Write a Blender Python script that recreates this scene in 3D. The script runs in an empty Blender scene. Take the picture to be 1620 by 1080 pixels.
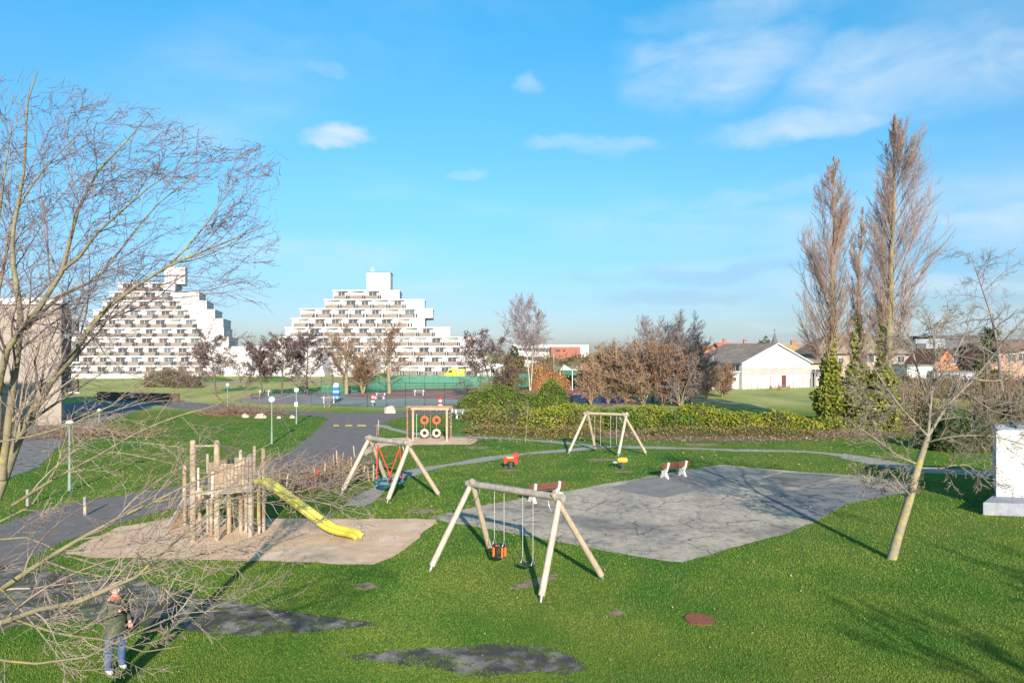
import bpy, math, random
import numpy as np
from mathutils import Vector, Matrix
R = math.radians
scene = bpy.context.scene
# ------------------------------------------------------------ camera, world, sun, exposure
CH, F, HZ = 6.5, 1080.0, 557.0
cam_d = bpy.data.cameras.new('camera'); cam = bpy.data.objects.new('camera', cam_d)
scene.collection.objects.link(cam); scene.camera = cam
cam.location = (0, 0, CH); cam.rotation_euler = (R(90), 0, 0)
cam_d.sensor_width = 36; cam_d.lens = 24; cam_d.shift_y = 17/1620
cam_d.clip_start = 0.1; cam_d.clip_end = 6000
scene.view_settings.view_transform = 'Standard'; scene.view_settings.look = 'None'
scene.view_settings.exposure = 1.0; scene.view_settings.gamma = 1
SUN_EL = R(20.5); TRAVEL = Vector((-0.15, 1.0, 0)).normalized()
sun_dir = Vector((-TRAVEL.x*math.cos(SUN_EL), -TRAVEL.y*math.cos(SUN_EL), math.sin(SUN_EL)))
sl = bpy.data.lights.new('sun', 'SUN'); sl.energy = 4.3; sl.angle = R(0.5); sl.color = (1, 0.89, 0.77)
so = bpy.data.objects.new('sun', sl); scene.collection.objects.link(so)
so.rotation_euler = (-sun_dir).to_track_quat('-Z', 'Y').to_euler(); so.location = (5, -30, 40)

def N(nt, t, **kw):
    n = nt.nodes.new(t)
    for k, v in kw.items():
        if k.startswith('i_'):
            n.inputs[k[2:].replace('_', ' ')].default_value = v
        else: setattr(n, k, v)
    return n

world = bpy.data.worlds.new("World"); scene.world = world; world.use_nodes = True
nt = world.node_tree; nt.nodes.clear(); L = nt.links.new
out = N(nt, 'ShaderNodeOutputWorld'); bg = N(nt, 'ShaderNodeBackground'); bg.inputs['Strength'].default_value = 0.125
sky = N(nt, 'ShaderNodeTexSky'); sky.sky_type = 'NISHITA'; sky.sun_disc = False
sky.sun_elevation = SUN_EL; sky.sun_rotation = math.atan2(sun_dir.x, sun_dir.y); sky.air_density = 1.0; sky.dust_density = 0.35; sky.ozone_density = 1.6
hsv = N(nt, 'ShaderNodeHueSaturation'); hsv.inputs['Saturation'].default_value = 1.22; hsv.inputs['Value'].default_value = 1.0; hsv.inputs['Hue'].default_value = 0.483
L(sky.outputs[0], hsv.inputs['Color'])
SKYMIX = True
tc = N(nt, 'ShaderNodeTexCoord'); sep = N(nt, 'ShaderNodeSeparateXYZ'); L(tc.outputs['Generated'], sep.inputs[0])
def mth(op, a, b=None, c=None, clamp=False):
    m = N(nt, 'ShaderNodeMath', operation=op, use_clamp=clamp)
    for i, v in enumerate((a, b, c)):
        if v is None: continue
        if isinstance(v, (int, float)): m.inputs[i].default_value = v
        else: L(v, m.inputs[i])
    return m.outputs[0]
zz = mth('ADD', sep.outputs['Z'], 0.12)
cu = mth('DIVIDE', sep.outputs['X'], zz); cv = mth('DIVIDE', sep.outputs['Y'], zz)
comb = N(nt, 'ShaderNodeCombineXYZ'); L(cu, comb.inputs[0]); L(cv, comb.inputs[1])
mp = N(nt, 'ShaderNodeMapping'); L(comb.outputs[0], mp.inputs[0]); mp.inputs['Scale'].default_value = (0.8, 1.1, 1); mp.inputs['Location'].default_value = (3.1, 1.7, 0)
mp.inputs['Rotation'].default_value = (0, 0, 0.35)
nz = N(nt, 'ShaderNodeTexNoise'); nz.inputs['Scale'].default_value = 0.9; nz.inputs['Detail'].default_value = 8; nz.inputs['Roughness'].default_value = 0.47; nz.inputs['Distortion'].default_value = 0.5
L(mp.outputs[0], nz.inputs['Vector'])
# broad soft wisps, stronger towards the right
side = mth('MULTIPLY_ADD', sep.outputs['X'], 0.22, -0.02)
wv = mth('ADD', nz.outputs['Fac'], side)
wr = N(nt, 'ShaderNodeMapRange', interpolation_type='SMOOTHSTEP'); wr.inputs['From Min'].default_value = 0.45; wr.inputs['From Max'].default_value = 0.78; wr.inputs['To Max'].default_value = 0.5
L(wv, wr.inputs['Value'])
# placed cumulus puffs: direction (x,z) centres with soft elliptical falloff
def puff(px, py, wx, wy, amp, nsc, seed):
    d = Vector(((px-810)/F, 1, (HZ-py)/F)).normalized()
    ax = mth('DIVIDE', mth('SUBTRACT', WX, d.x), wx)
    az = mth('DIVIDE', mth('SUBTRACT', WZ, d.z), wy)
    r2 = mth('ADD', mth('MULTIPLY', ax, ax), mth('MULTIPLY', az, az))
    n = N(nt, 'ShaderNodeTexNoise'); n.inputs['Scale'].default_value = nsc; n.inputs['Detail'].default_value = 7; n.inputs['Roughness'].default_value = 0.5
    m = N(nt, 'ShaderNodeMapping'); m.inputs['Location'].default_value = (seed, seed*2, 0); m.inputs['Scale'].default_value = (1, 1, 2.0)
    L(tc.outputs['Generated'], m.inputs[0]); L(m.outputs[0], n.inputs['Vector'])
    v = mth('SUBTRACT', mth('MULTIPLY_ADD', n.outputs['Fac'], 2.6, -0.15), r2)
    rr = N(nt, 'ShaderNodeMapRange', interpolation_type='SMOOTHSTEP'); rr.inputs['From Min'].default_value = 0.0; rr.inputs['From Max'].default_value = 1.3; rr.inputs['To Max'].default_value = amp
    L(v, rr.inputs['Value']); return rr.outputs[0]
cl = wr.outputs[0]
wpn = N(nt, 'ShaderNodeTexNoise'); wpn.inputs['Scale'].default_value = 5; wpn.inputs['Detail'].default_value = 6; wpn.inputs['Roughness'].default_value = .6; L(tc.outputs['Generated'], wpn.inputs['Vector'])
wps = N(nt, 'ShaderNodeSeparateColor'); L(wpn.outputs['Color'], wps.inputs[0])
WX = mth('ADD', sep.outputs['X'], mth('MULTIPLY_ADD', wps.outputs[0], .13, -.065)); WZ = mth('ADD', sep.outputs['Z'], mth('MULTIPLY_ADD', wps.outputs[1], .08, -.04))
for a in [(1125, 105, .14, .06, .6, 6, 3), (1250, 205, .13, .022, .5, 9, 8), (530, 218, .06, .020, .75, 14, 5), (850, 140, .03, .014, .3, 16, 9), (500, 115, .03, .012, .3, 18, 2),
          (1450, 130, .2, .07, .5, 5, 4), (1180, 20, .16, .03, .4, 7, 14), (920, 235, .10, .014, .35, 9, 1), (735, 283, .03, .01, .3, 18, 6), (1150, 310, .14, .016, .3, 9, 7), (1560, 330, .12, .05, .3, 6, 11), (470, 395, .2, .03, .3, 6, 12)]:
    cl = mth('MAXIMUM', cl, puff(*a))
# the sky texture's own glow at the horizon is toned down towards pale blue
gr = N(nt, 'ShaderNodeValToRGB'); e = gr.color_ramp.elements; e[0].position = 0.0; e[0].color = (0.24, 0.31, 0.52, 1); e[1].position = 0.52; e[1].color = (0.26, 0.86, 1.0, 1)
for p_, c_ in ((.09, (.33, .41, .56, 1)), (.22, (.46, .62, .73, 1)), (.36, (.48, .75, .87, 1))):
    n_ = e.new(p_); n_.color = c_
L(sep.outputs['Z'], gr.inputs['Fac']); mul = N(nt, 'ShaderNodeMix', data_type='RGBA', blend_type='MULTIPLY'); mul.inputs['Factor'].default_value = 1; L(hsv.outputs[0], mul.inputs['A']); L(gr.outputs['Color'], mul.inputs['B'])
tn = N(nt, 'ShaderNodeTexNoise'); tn.inputs['Scale'].default_value = 9; tn.inputs['Detail'].default_value = 9; tn.inputs['Roughness'].default_value = .55; tn.inputs['Distortion'].default_value = .8
tm = N(nt, 'ShaderNodeMapping'); tm.inputs['Scale'].default_value = (1, 1, 2.6); tm.inputs['Rotation'].default_value = (0, .25, 0); L(tc.outputs['Generated'], tm.inputs[0]); L(tm.outputs[0], tn.inputs['Vector'])
cl = mth('MULTIPLY', cl, mth('MULTIPLY_ADD', tn.outputs['Fac'], 2.6, -.45, clamp=False), clamp=True)
mixc = N(nt, 'ShaderNodeMix', data_type='RGBA'); L(cl, mixc.inputs['Factor']); L(mul.outputs['Result'], mixc.inputs['A']); mixc.inputs['B'].default_value = (2.9, 3.5, 4.0, 1)
# pale violet-grey low banks just above the horizon
g1 = mth('MAXIMUM', puff(1090, 430, .2, .016, .28, 9, 21), puff(1060, 468, .16, .014, .28, 10, 23))
mixg = N(nt, 'ShaderNodeMix', data_type='RGBA'); L(g1, mixg.inputs['Factor']); L(mixc.outputs['Result'], mixg.inputs['A']); mixg.inputs['B'].default_value = (1.5, 2.0, 2.9, 1)
L(mixg.outputs['Result'], bg.inputs['Color']); L(bg.outputs[0], out.inputs[0])

# ------------------------------------------------------------ placing helpers
def G(px, py, z=0.0):
    D = F*(CH-z)/(py-HZ); return Vector(((px-810)/F*D, D, z))
def P(px, py, D): return Vector(((px-810)/F*D, D, CH-(py-HZ)*D/F))
def GX(px, D, z=0.0): return Vector(((px-810)/F*D, D, z))

# ------------------------------------------------------------ materials
MATS = {}
def M(name, c1, c2=None, rough=0.8, scale=4.0, bump=0.0, bscale=None, spec=0.3, metal=0.0, c3=None, scale3=1.0, t3=(0.55, 0.65), stretch=(1, 1, 1), detail=5, lo=0.35, hi=0.65, bdist=0.02):
    if name in MATS: return MATS[name]
    m = bpy.data.materials.new(name); m.use_nodes = True; t = m.node_tree; b = t.nodes['Principled BSDF']; l = t.links.new
    b.inputs['Roughness'].default_value = rough; b.inputs['Metallic'].default_value = metal
    b.inputs['Specular IOR Level'].default_value = spec
    if c2 is None: c2 = tuple(x*0.8 for x in c1)
    tcn = N(t, 'ShaderNodeTexCoord'); mpn = N(t, 'ShaderNodeMapping'); mpn.inputs['Scale'].default_value = stretch
    l(tcn.outputs['Object'], mpn.inputs[0])
    n = N(t, 'ShaderNodeTexNoise'); n.inputs['Scale'].default_value = scale; n.inputs['Detail'].default_value = detail; n.inputs['Roughness'].default_value = 0.65
    l(mpn.outputs[0], n.inputs['Vector'])
    rmp = N(t, 'ShaderNodeMapRange'); rmp.inputs['From Min'].default_value = lo; rmp.inputs['From Max'].default_value = hi; l(n.outputs['Fac'], rmp.inputs['Value'])
    mx = N(t, 'ShaderNodeMix', data_type='RGBA'); l(rmp.outputs[0], mx.inputs['Factor']); mx.inputs['A'].default_value = (*c1, 1); mx.inputs['B'].default_value = (*c2, 1)
    res = mx.outputs['Result']
    if c3:
        n3 = N(t, 'ShaderNodeTexNoise'); n3.inputs['Scale'].default_value = scale3; n3.inputs['Detail'].default_value = 6; n3.inputs['Roughness'].default_value = 0.6; l(tcn.outputs['Object'], n3.inputs['Vector'])
        r3 = N(t, 'ShaderNodeMapRange'); r3.inputs['From Min'].default_value = t3[0]; r3.inputs['From Max'].default_value = t3[1]; l(n3.outputs['Fac'], r3.inputs['Value'])
        m3 = N(t, 'ShaderNodeMix', data_type='RGBA'); l(r3.outputs[0], m3.inputs['Factor']); l(res, m3.inputs['A']); m3.inputs['B'].default_value = (*c3, 1); res = m3.outputs['Result']
    l(res, b.inputs['Base Color'])
    if bump:
        nb = N(t, 'ShaderNodeTexNoise'); nb.inputs['Scale'].default_value = bscale or scale*3; nb.inputs['Detail'].default_value = 4; l(mpn.outputs[0], nb.inputs['Vector'])
        bp = N(t, 'ShaderNodeBump'); bp.inputs['Strength'].default_value = bump; bp.inputs['Distance'].default_value = bdist; l(nb.outputs['Fac'], bp.inputs['Height']); l(bp.outputs[0], b.inputs['Normal'])
    m['res'] = 0; MATS[name] = m; return m

def leafmat(name, c1, c2, c3, rough=0.6, scale=1.2, trans=0.25, isl=0.85):
    """foliage: colour varies per clump (noise) and per leaf (random per island)"""
    m = bpy.data.materials.new(name); m.use_nodes = True; t = m.node_tree; b = t.nodes['Principled BSDF']; l = t.links.new
    b.inputs['Roughness'].default_value = rough; b.inputs['Specular IOR Level'].default_value = 0.2
    tcn = N(t, 'ShaderNodeTexCoord'); n = N(t, 'ShaderNodeTexNoise'); n.inputs['Scale'].default_value = scale; n.inputs['Detail'].default_value = 4; l(tcn.outputs['Object'], n.inputs['Vector'])
    r1 = N(t, 'ShaderNodeMapRange'); r1.inputs['From Min'].default_value = 0.38; r1.inputs['From Max'].default_value = 0.62; l(n.outputs['Fac'], r1.inputs['Value'])
    mx = N(t, 'ShaderNodeMix', data_type='RGBA'); l(r1.outputs[0], mx.inputs['Factor']); mx.inputs['A'].default_value = (*c1, 1); mx.inputs['B'].default_value = (*c2, 1)
    geo = N(t, 'ShaderNodeNewGeometry'); r2 = N(t, 'ShaderNodeMapRange'); r2.inputs['From Min'].default_value = 0.45; r2.inputs['From Max'].default_value = 1.0; r2.inputs['To Max'].default_value = isl; l(geo.outputs['Random Per Island'], r2.inputs['Value'])
    m2 = N(t, 'ShaderNodeMix', data_type='RGBA'); l(r2.outputs[0], m2.inputs['Factor']); l(mx.outputs['Result'], m2.inputs['A']); m2.inputs['B'].default_value = (*c3, 1)
    l(m2.outputs['Result'], b.inputs['Base Color'])
    if trans:
        tr = N(t, 'ShaderNodeBsdfTranslucent'); l(m2.outputs['Result'], tr.inputs['Color']); ms = N(t, 'ShaderNodeMixShader'); ms.inputs[0].default_value = trans
        l(b.outputs[0], ms.inputs[1]); l(tr.outputs[0], ms.inputs[2]); l(ms.outputs[0], t.nodes['Material Output'].inputs[0])
    MATS[name] = m; return m

# ------------------------------------------------------------ mesh building
WL = {}
def link(o): scene.collection.objects.link(o); return o
def finish(name, me, mat, parent=None, loc=None, label=None):
    o = bpy.data.objects.new(name, me)
    mats = mat if isinstance(mat, (list, tuple)) else [mat]
    for m in mats: me.materials.append(m)
    link(o)
    if parent is not None: o.parent = parent; WL[o.name] = WL.get(parent.name, Vector((0, 0, 0)))
    if label: o['label'] = label
    return o
class MB:
    def __init__(s): s.v = []; s.f = []; s.sm = []; s.mi = []
    def add(s, vs, fs, smooth=False, mi=0):
        o = len(s.v); s.v += [tuple(v) for v in vs]; s.f += [tuple(i+o for i in f) for f in fs]; s.sm += [smooth]*len(fs); s.mi += [mi]*len(fs)
    def box(s, c, size, rz=0, mat=None, mi=0):
        x, y, z = [k/2 for k in size]; m = Matrix.Rotation(rz, 3, 'Z') if mat is None else mat
        vs = [Vector(c)+m @ Vector((sx*x, sy*y, sz*z)) for sz in (-1, 1) for sy in (-1, 1) for sx in (-1, 1)]
        s.add(vs, [(0, 2, 3, 1), (4, 5, 7, 6), (0, 1, 5, 4), (2, 6, 7, 3), (0, 4, 6, 2), (1, 3, 7, 5)], mi=mi)
    def bar(s, p0, p1, w, h, up=(0, 0, 1), mi=0):
        p0, p1 = Vector(p0), Vector(p1); d = (p1-p0); ln = d.length; d.normalize(); u = Vector(up); sd = d.cross(u).normalized(); u = sd.cross(d).normalized()
        m = Matrix((sd, d, u)).transposed(); s.box((p0+p1)/2, (w, ln, h), mat=m, mi=mi)
    def tube(s, pts, rad, n=8, smooth=True, cap=True, mi=0):
        pts = [Vector(p) for p in pts]
        if isinstance(rad, (int, float)): rad = [rad]*len(pts)
        vs = []; ref = None
        for i, p in enumerate(pts):
            t = (pts[min(i+1, len(pts)-1)]-pts[max(i-1, 0)])
            if t.length < 1e-9: t = Vector((0, 0, 1))
            t.normalize()
            if ref is None: ref = t.orthogonal().normalized()
            ref = (ref - t*ref.dot(t)).normalized(); b = t.cross(ref)
            for k in range(n):
                a = 2*math.pi*k/n; vs.append(p+(ref*math.cos(a)+b*math.sin(a))*rad[i])
        fs = [(i*n+k, i*n+(k+1) % n, (i+1)*n+(k+1) % n, (i+1)*n+k) for i in range(len(pts)-1) for k in range(n)]
        s.add(vs, fs, smooth, mi)
        if cap:
            s.add(vs[:n], [tuple(range(n))[::-1]], mi=mi); s.add(vs[-n:], [tuple(range(n))], mi=mi)
    def cyl(s, p0, p1, r0, r1=None, n=10, mi=0): s.tube([p0, p1], [r0, r0 if r1 is None else r1], n, mi=mi)
    def torus(s, c, r, rr, m=None, n=24, k=10, mi=0, arc=(0, 2*math.pi)):
        m = m or Matrix.Identity(3); vs = []
        for i in range(n):
            a = 2*math.pi*i/n
            for j in range(k):
                b = 2*math.pi*j/k; vs.append(Vector(c)+m @ Vector(((r+rr*math.cos(b))*math.cos(a), (r+rr*math.cos(b))*math.sin(a), rr*math.sin(b))))
        s.add(vs, [(i*k+j, ((i+1) % n)*k+j, ((i+1) % n)*k+(j+1) % k, i*k+(j+1) % k) for i in range(n) for j in range(k)], True, mi)
    def ball(s, c, r, n=14, k=9, sc=(1, 1, 1), mi=0, m=None):
        vs = []; c = Vector(c); m = m or Matrix.Identity(3)
        for i in range(k+1):
            t = math.pi*i/k
            for j in range(n):
                a = 2*math.pi*j/n; vs.append(c+m @ Vector((r*sc[0]*math.sin(t)*math.cos(a), r*sc[1]*math.sin(t)*math.sin(a), r*sc[2]*math.cos(t))))
        s.add(vs, [(i*n+j, (i+1)*n+j, (i+1)*n+(j+1) % n, i*n+(j+1) % n) for i in range(k) for j in range(n)], True, mi)
    def prism(s, poly, z0, z1, mi=0):
        n = len(poly); vs = [(p[0], p[1], z0) for p in poly]+[(p[0], p[1], z1) for p in poly]
        a = sum(poly[i][0]*poly[(i+1) % n][1]-poly[(i+1) % n][0]*poly[i][1] for i in range(n))
        fs = [tuple(range(n))[::-1], tuple(range(n, 2*n))]+[(i, (i+1) % n, n+(i+1) % n, n+i) for i in range(n)]
        if a < 0: fs = [f[::-1] for f in fs]
        s.add(vs, fs, mi=mi)
    def extrude(s, poly3, vec, mi=0):
        n = len(poly3); vec = Vector(vec); vs = [Vector(p) for p in poly3]+[Vector(p)+vec for p in poly3]
        s.add(vs, [tuple(range(n))[::-1], tuple(range(n, 2*n))]+[(i, (i+1) % n, n+(i+1) % n, n+i) for i in range(n)], mi=mi)
    def quad(s, a, b, c, d, mi=0): s.add([a, b, c, d], [(0, 1, 2, 3)], mi=mi)
    def build(s, name, mat, parent=None, bevel=0, label=None):
        me = bpy.data.meshes.new(name)
        off = WL.get(parent.name, Vector((0, 0, 0))) if parent is not None else Vector((0, 0, 0))
        me.from_pydata([(v[0]-off.x, v[1]-off.y, v[2]-off.z) for v in s.v], [], s.f)
        me.polygons.foreach_set('use_smooth', s.sm); me.polygons.foreach_set('material_index', s.mi); me.update()
        o = finish(name, me, mat, parent, label=label)
        if bevel:
            b = o.modifiers.new('bevel', 'BEVEL'); b.width = bevel; b.segments = 2; b.limit_method = 'ANGLE'; b.angle_limit = R(40)
        return o
def npmesh(name, V, Fc, mat, parent=None, smooth=False, label=None):
    """V (n,3) float array, Fc (m,k) int array of equal-sided faces"""
    me = bpy.data.meshes.new(name); m, k = Fc.shape
    off = WL.get(parent.name, Vector((0, 0, 0))) if parent is not None else Vector((0, 0, 0))
    V = V-np.array(off)
    me.vertices.add(len(V)); me.vertices.foreach_set('co', V.astype(np.float32).ravel())
    me.loops.add(m*k); me.loops.foreach_set('vertex_index', Fc.astype(np.int32).ravel())
    me.polygons.add(m); me.polygons.foreach_set('loop_start', np.arange(0, m*k, k, dtype=np.int32)); me.polygons.foreach_set('loop_total', np.full(m, k, dtype=np.int32))
    if smooth: me.polygons.foreach_set('use_smooth', np.ones(m, dtype=bool))
    me.update(calc_edges=True)
    return finish(name, me, mat, parent, label=label)
def T(name, label, cat, loc=(0, 0, 0), group=None, kind=None):
    o = link(bpy.data.objects.new(name, None)); o.location = loc; WL[o.name] = Vector(loc); o.empty_display_size = 0.2
    o['label'] = label; o['category'] = cat
    if group: o['group'] = group
    return o
def tag(o, label, cat, group=None, kind=None):
    if kind != 'structure' or label: o['label'] = label; o['category'] = cat
    if group: o['group'] = group
    if kind: o['kind'] = kind
    return o
def dup(root, loc, rz=0, label=None, sc=1, group=None):
    def cp(o, par):
        c = o.copy(); link(c)
        if par is not None: c.parent = par
        for k in list(o.children): cp(k, c)
        return c
    r = cp(root, None); r.location = loc; r.rotation_euler = (0, 0, rz); r.scale = (sc, sc, sc) if isinstance(sc, (int, float)) else sc
    if label: r['label'] = label
    if group: r['group'] = group
    return r
def sheet(name, pts, z, mat, sub=True, parent=None, jit=0.0, seed=0, close=True):
    """flat irregular sheet through pixel points lying on the ground"""
    rng = random.Random(seed); ps = [G(*p) for p in pts]; out_ = []
    if jit:
        for i in range(len(ps)):
            a, b = ps[i], ps[(i+1) % len(ps)]; n = max(1, int((b-a).length/0.35)); nn = (b-a).cross(Vector((0, 0, 1))).normalized()
            for k in range(n): out_.append(a.lerp(b, k/n)+nn*rng.uniform(-jit, jit))
    else: out_ = ps
    me = bpy.data.meshes.new(name); off = WL.get(parent.name, Vector((0, 0, 0))) if parent is not None else Vector((0, 0, 0))
    me.from_pydata([(p.x-off.x, p.y-off.y, z) for p in out_], [], [tuple(range(len(out_)))])
    me.update()
    if me.polygons[0].normal.z < 0: me.flip_normals()
    o = finish(name, me, mat, parent)
    if parent is None: o['kind'] = 'structure'
    return o, [(p.x, p.y) for p in out_]
def blob(cx, cy, w, h, n=22, j=0.18, seed=0):
    rng = random.Random(seed); r = []
    for i in range(n):
        a = 2*math.pi*i/n; k = 1+rng.uniform(-j, j); r.append((cx+w*k*math.cos(a), cy+h*k*math.sin(a)))
    return r
# ------------------------------------------------------------ the ground and what is laid on it
def lawn_mat():
    m = bpy.data.materials.new('lawn'); m.use_nodes = True; t = m.node_tree; b = t.nodes['Principled BSDF']; l = t.links.new
    b.inputs['Roughness'].default_value = 0.9; b.inputs['Specular IOR Level'].default_value = 0.1
    tcn = N(t, 'ShaderNodeTexCoord')
    def nz(sc, det, lo, hi, st=(1, 1, 1)):
        mp_ = N(t, 'ShaderNodeMapping'); mp_.inputs['Scale'].default_value = st; l(tcn.outputs['Object'], mp_.inputs[0])
        n = N(t, 'ShaderNodeTexNoise'); n.inputs['Scale'].default_value = sc; n.inputs['Detail'].default_value = det; n.inputs['Roughness'].default_value = 0.6; l(mp_.outputs[0], n.inputs['Vector'])
        r = N(t, 'ShaderNodeMapRange'); r.inputs['From Min'].default_value = lo; r.inputs['From Max'].default_value = hi; l(n.outputs['Fac'], r.inputs['Value']); return r.outputs[0], n.outputs['Fac']
    def mix(f, a, c):
        x = N(t, 'ShaderNodeMix', data_type='RGBA'); l(f, x.inputs['Factor'])
        for s, v in (('A', a), ('B', c)):
            if isinstance(v, tuple): x.inputs[s].default_value = (*v, 1)
            else: l(v, x.inputs[s])
        return x.outputs['Result']
    a, _ = nz(0.35, 5, 0.35, 0.65); c = mix(a, (0.06, 0.155, 0.018), (0.13, 0.205, 0.028))
    a, _ = nz(0.09, 4, 0.45, 0.68); c = mix(a, c, (0.175, 0.20, 0.035))
    a, _ = nz(2.2, 6, 0.56, 0.72); c = mix(a, c, (0.16, 0.15, 0.05))
    a, _ = nz(18, 4, 0.50, 0.72); c = mix(a, c, (0.045, 0.10, 0.015))
    # beyond the playground the ground is a duller, drier meadow
    sp = N(t, 'ShaderNodeSeparateXYZ'); l(tcn.outputs['Object'], sp.inputs[0])
    r = N(t, 'ShaderNodeMapRange', interpolation_type='SMOOTHSTEP'); r.inputs['From Min'].default_value = 68; r.inputs['From Max'].default_value = 88; l(sp.outputs['Y'], r.inputs['Value'])
    a, _ = nz(0.10, 5, 0.3, 0.7, (1, 0.35, 1)); dry = mix(a, (0.25, 0.30, 0.06), (0.46, 0.42, 0.16))
    c = mix(r.outputs[0], c, dry)
    l(c, b.inputs['Base Color'])
    _, h = nz(40, 3, 0, 1); bp = N(t, 'ShaderNodeBump'); bp.inputs['Strength'].default_value = 0.9; bp.inputs['Distance'].default_value = 0.05; l(h, bp.inputs['Height']); l(bp.outputs[0], b.inputs['Normal'])
    return m
mb = MB(); mb.quad((-1500, -60, 0), (1500, -60, 0), (1500, 3000, 0), (-1500, 3000, 0))
g = mb.build('ground', lawn_mat()); g['kind'] = 'structure'

ASPH = M('asphalt', (0.140, 0.120, 0.110), (0.19, 0.163, 0.148), 0.9, 1.4, 0.5, 60, c3=(0.22, 0.20, 0.18), scale3=0.5, t3=(0.62, 0.8))
ASPHOLD = M('old_asphalt', (0.13, 0.12, 0.12), (0.27, 0.25, 0.225), 0.95, 2.2, 0.6, 50, c3=(0.07, 0.085, 0.03), scale3=1.6, t3=(0.56, 0.64))
ASPHBARE = M('bare_asphalt', (0.065, 0.058, 0.055), (0.27, 0.24, 0.20), 0.95, 1.3, 1.0, 30, c3=(0.09, 0.10, 0.03), scale3=3.2, t3=(0.53, 0.57), bdist=0.05, lo=.46, hi=.62, detail=9)
GRAVEL = M('gravel', (0.27, 0.25, 0.215), (0.36, 0.33, 0.28), 0.95, 3, 0.6, 50, c3=(0.10, 0.13, 0.04), scale3=1.5, t3=(0.58, 0.68))
SAND = M('sand', (0.66, 0.44, 0.28), (0.53, 0.355, 0.225), 0.95, 1.6, 0.6, 25, c3=(0.72, 0.52, 0.38), scale3=0.7, t3=(0.5, 0.65), stretch=(1, 2, 1))
EARTH = M('earth', (0.25, 0.165, 0.10), (0.32, 0.22, 0.14), 0.95, 6, 0.6, 40, c3=(0.09, 0.12, 0.03), scale3=3.5, t3=(0.5, 0.6))
BARK_LITTER = M('leaf_litter', (0.19, 0.12, 0.07), (0.11, 0.085, 0.04), 0.95, 3, 0.9, 20, c3=(0.30, 0.19, 0.11), scale3=5, t3=(0.5, 0.62))
COURT = M('court_grey', (0.19, 0.16, 0.165), (0.25, 0.215, 0.21), 0.9, 0.3, c3=(0.26, 0.25, 0.24), scale3=0.15, t3=(0.45, 0.6))
COURTG = M('court_pale', (0.27, 0.28, 0.27), (0.22, 0.22, 0.22), 0.9, 0.4)
RED = M('court_red', (0.30, 0.085, 0.09), (0.36, 0.12, 0.115), 0.9, 0.3)
PURP = M('court_violet', (0.22, 0.09, 0.20), (0.28, 0.12, 0.24), 0.9, 0.3)
WLINE = M('line_paint', (0.7, 0.7, 0.7), (0.55, 0.55, 0.55), 0.8, 6)
YLINE = M('yellow_paint', (0.85, 0.48, 0.10), (0.6, 0.38, 0.12), 0.8, 8)
RAGGED = set(); FRAYED = set()
KEEP = []          # polygons where no grass blades grow
sheet_polys = {}
def S(name, pts, z, mat, jit=0.05, keep=True, seed=1):
    o, pl = sheet(name, pts, z, mat, jit=jit, seed=seed)
    if keep:
        pl_ = [(p.x, p.y) for p in [G(*q) for q in pts]]; KEEP.append(pl_)
        if mat is ASPHBARE: RAGGED.add(id(pl_))
        if name in ('concrete_pad', 'sand'): FRAYED.add(id(pl_))
    return o
road = S('road', [(-60, 838), (0, 830), (60, 808), (120, 794), (200, 782), (283, 768), (340, 757), (395, 743), (430, 727), (460, 713), (495, 686), (520, 663), (512, 659), (480, 657), (430, 655), (360, 650), (300, 648), (240, 640), (184, 635),
   (184, 625), (215, 623), (300, 636), (360, 640), (430, 646), (500, 651.5), (560, 653), (640, 651), (700, 649), (745, 644), (760, 650), (700, 655), (650, 658), (620, 664), (600, 672), (600, 690), (592, 705), (575, 722), (545, 738), (505, 750), (452, 762), (400, 772), (340, 786), (274, 803), (176, 831), (100, 856), (50, 880), (20, 930), (-120, 960), (-120, 860)], 0.006, ASPH, 0.08)
for k, (a, b_) in enumerate([(527, 536), (546, 557), (565, 579)]):
    mb = MB(); q = [G(a, 674.2), G(b_, 674.2), G(b_+.5, 671.8), G(a+.5, 671.8)]; mb.quad(*[(p.x, p.y, 0.011) for p in q]); o = mb.build('road_marking', YLINE); o['kind'] = 'structure'
path1 = S('footpath', [(-40, 905), (20, 890), (42, 897), (90, 905), (150, 914), (215, 912), (250, 926), (330, 945), (420, 962), (500, 974), (555, 980), (598, 986), (560, 994), (480, 1000), (400, 1004), (330, 1003), (270, 996), (205, 990), (150, 985), (60, 985), (-60, 1010)], 0.010, ASPHBARE, 0.09)
S('bare_asphalt_patch', [(533, 1036), (600, 1030), (680, 1024), (740, 1021), (830, 1020), (880, 1026), (900, 1038), (925, 1050), (930, 1060), (890, 1066), (820, 1067), (740, 1065), (680, 1058), (600, 1045)], 0.008, ASPHBARE, 0.12)
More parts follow.
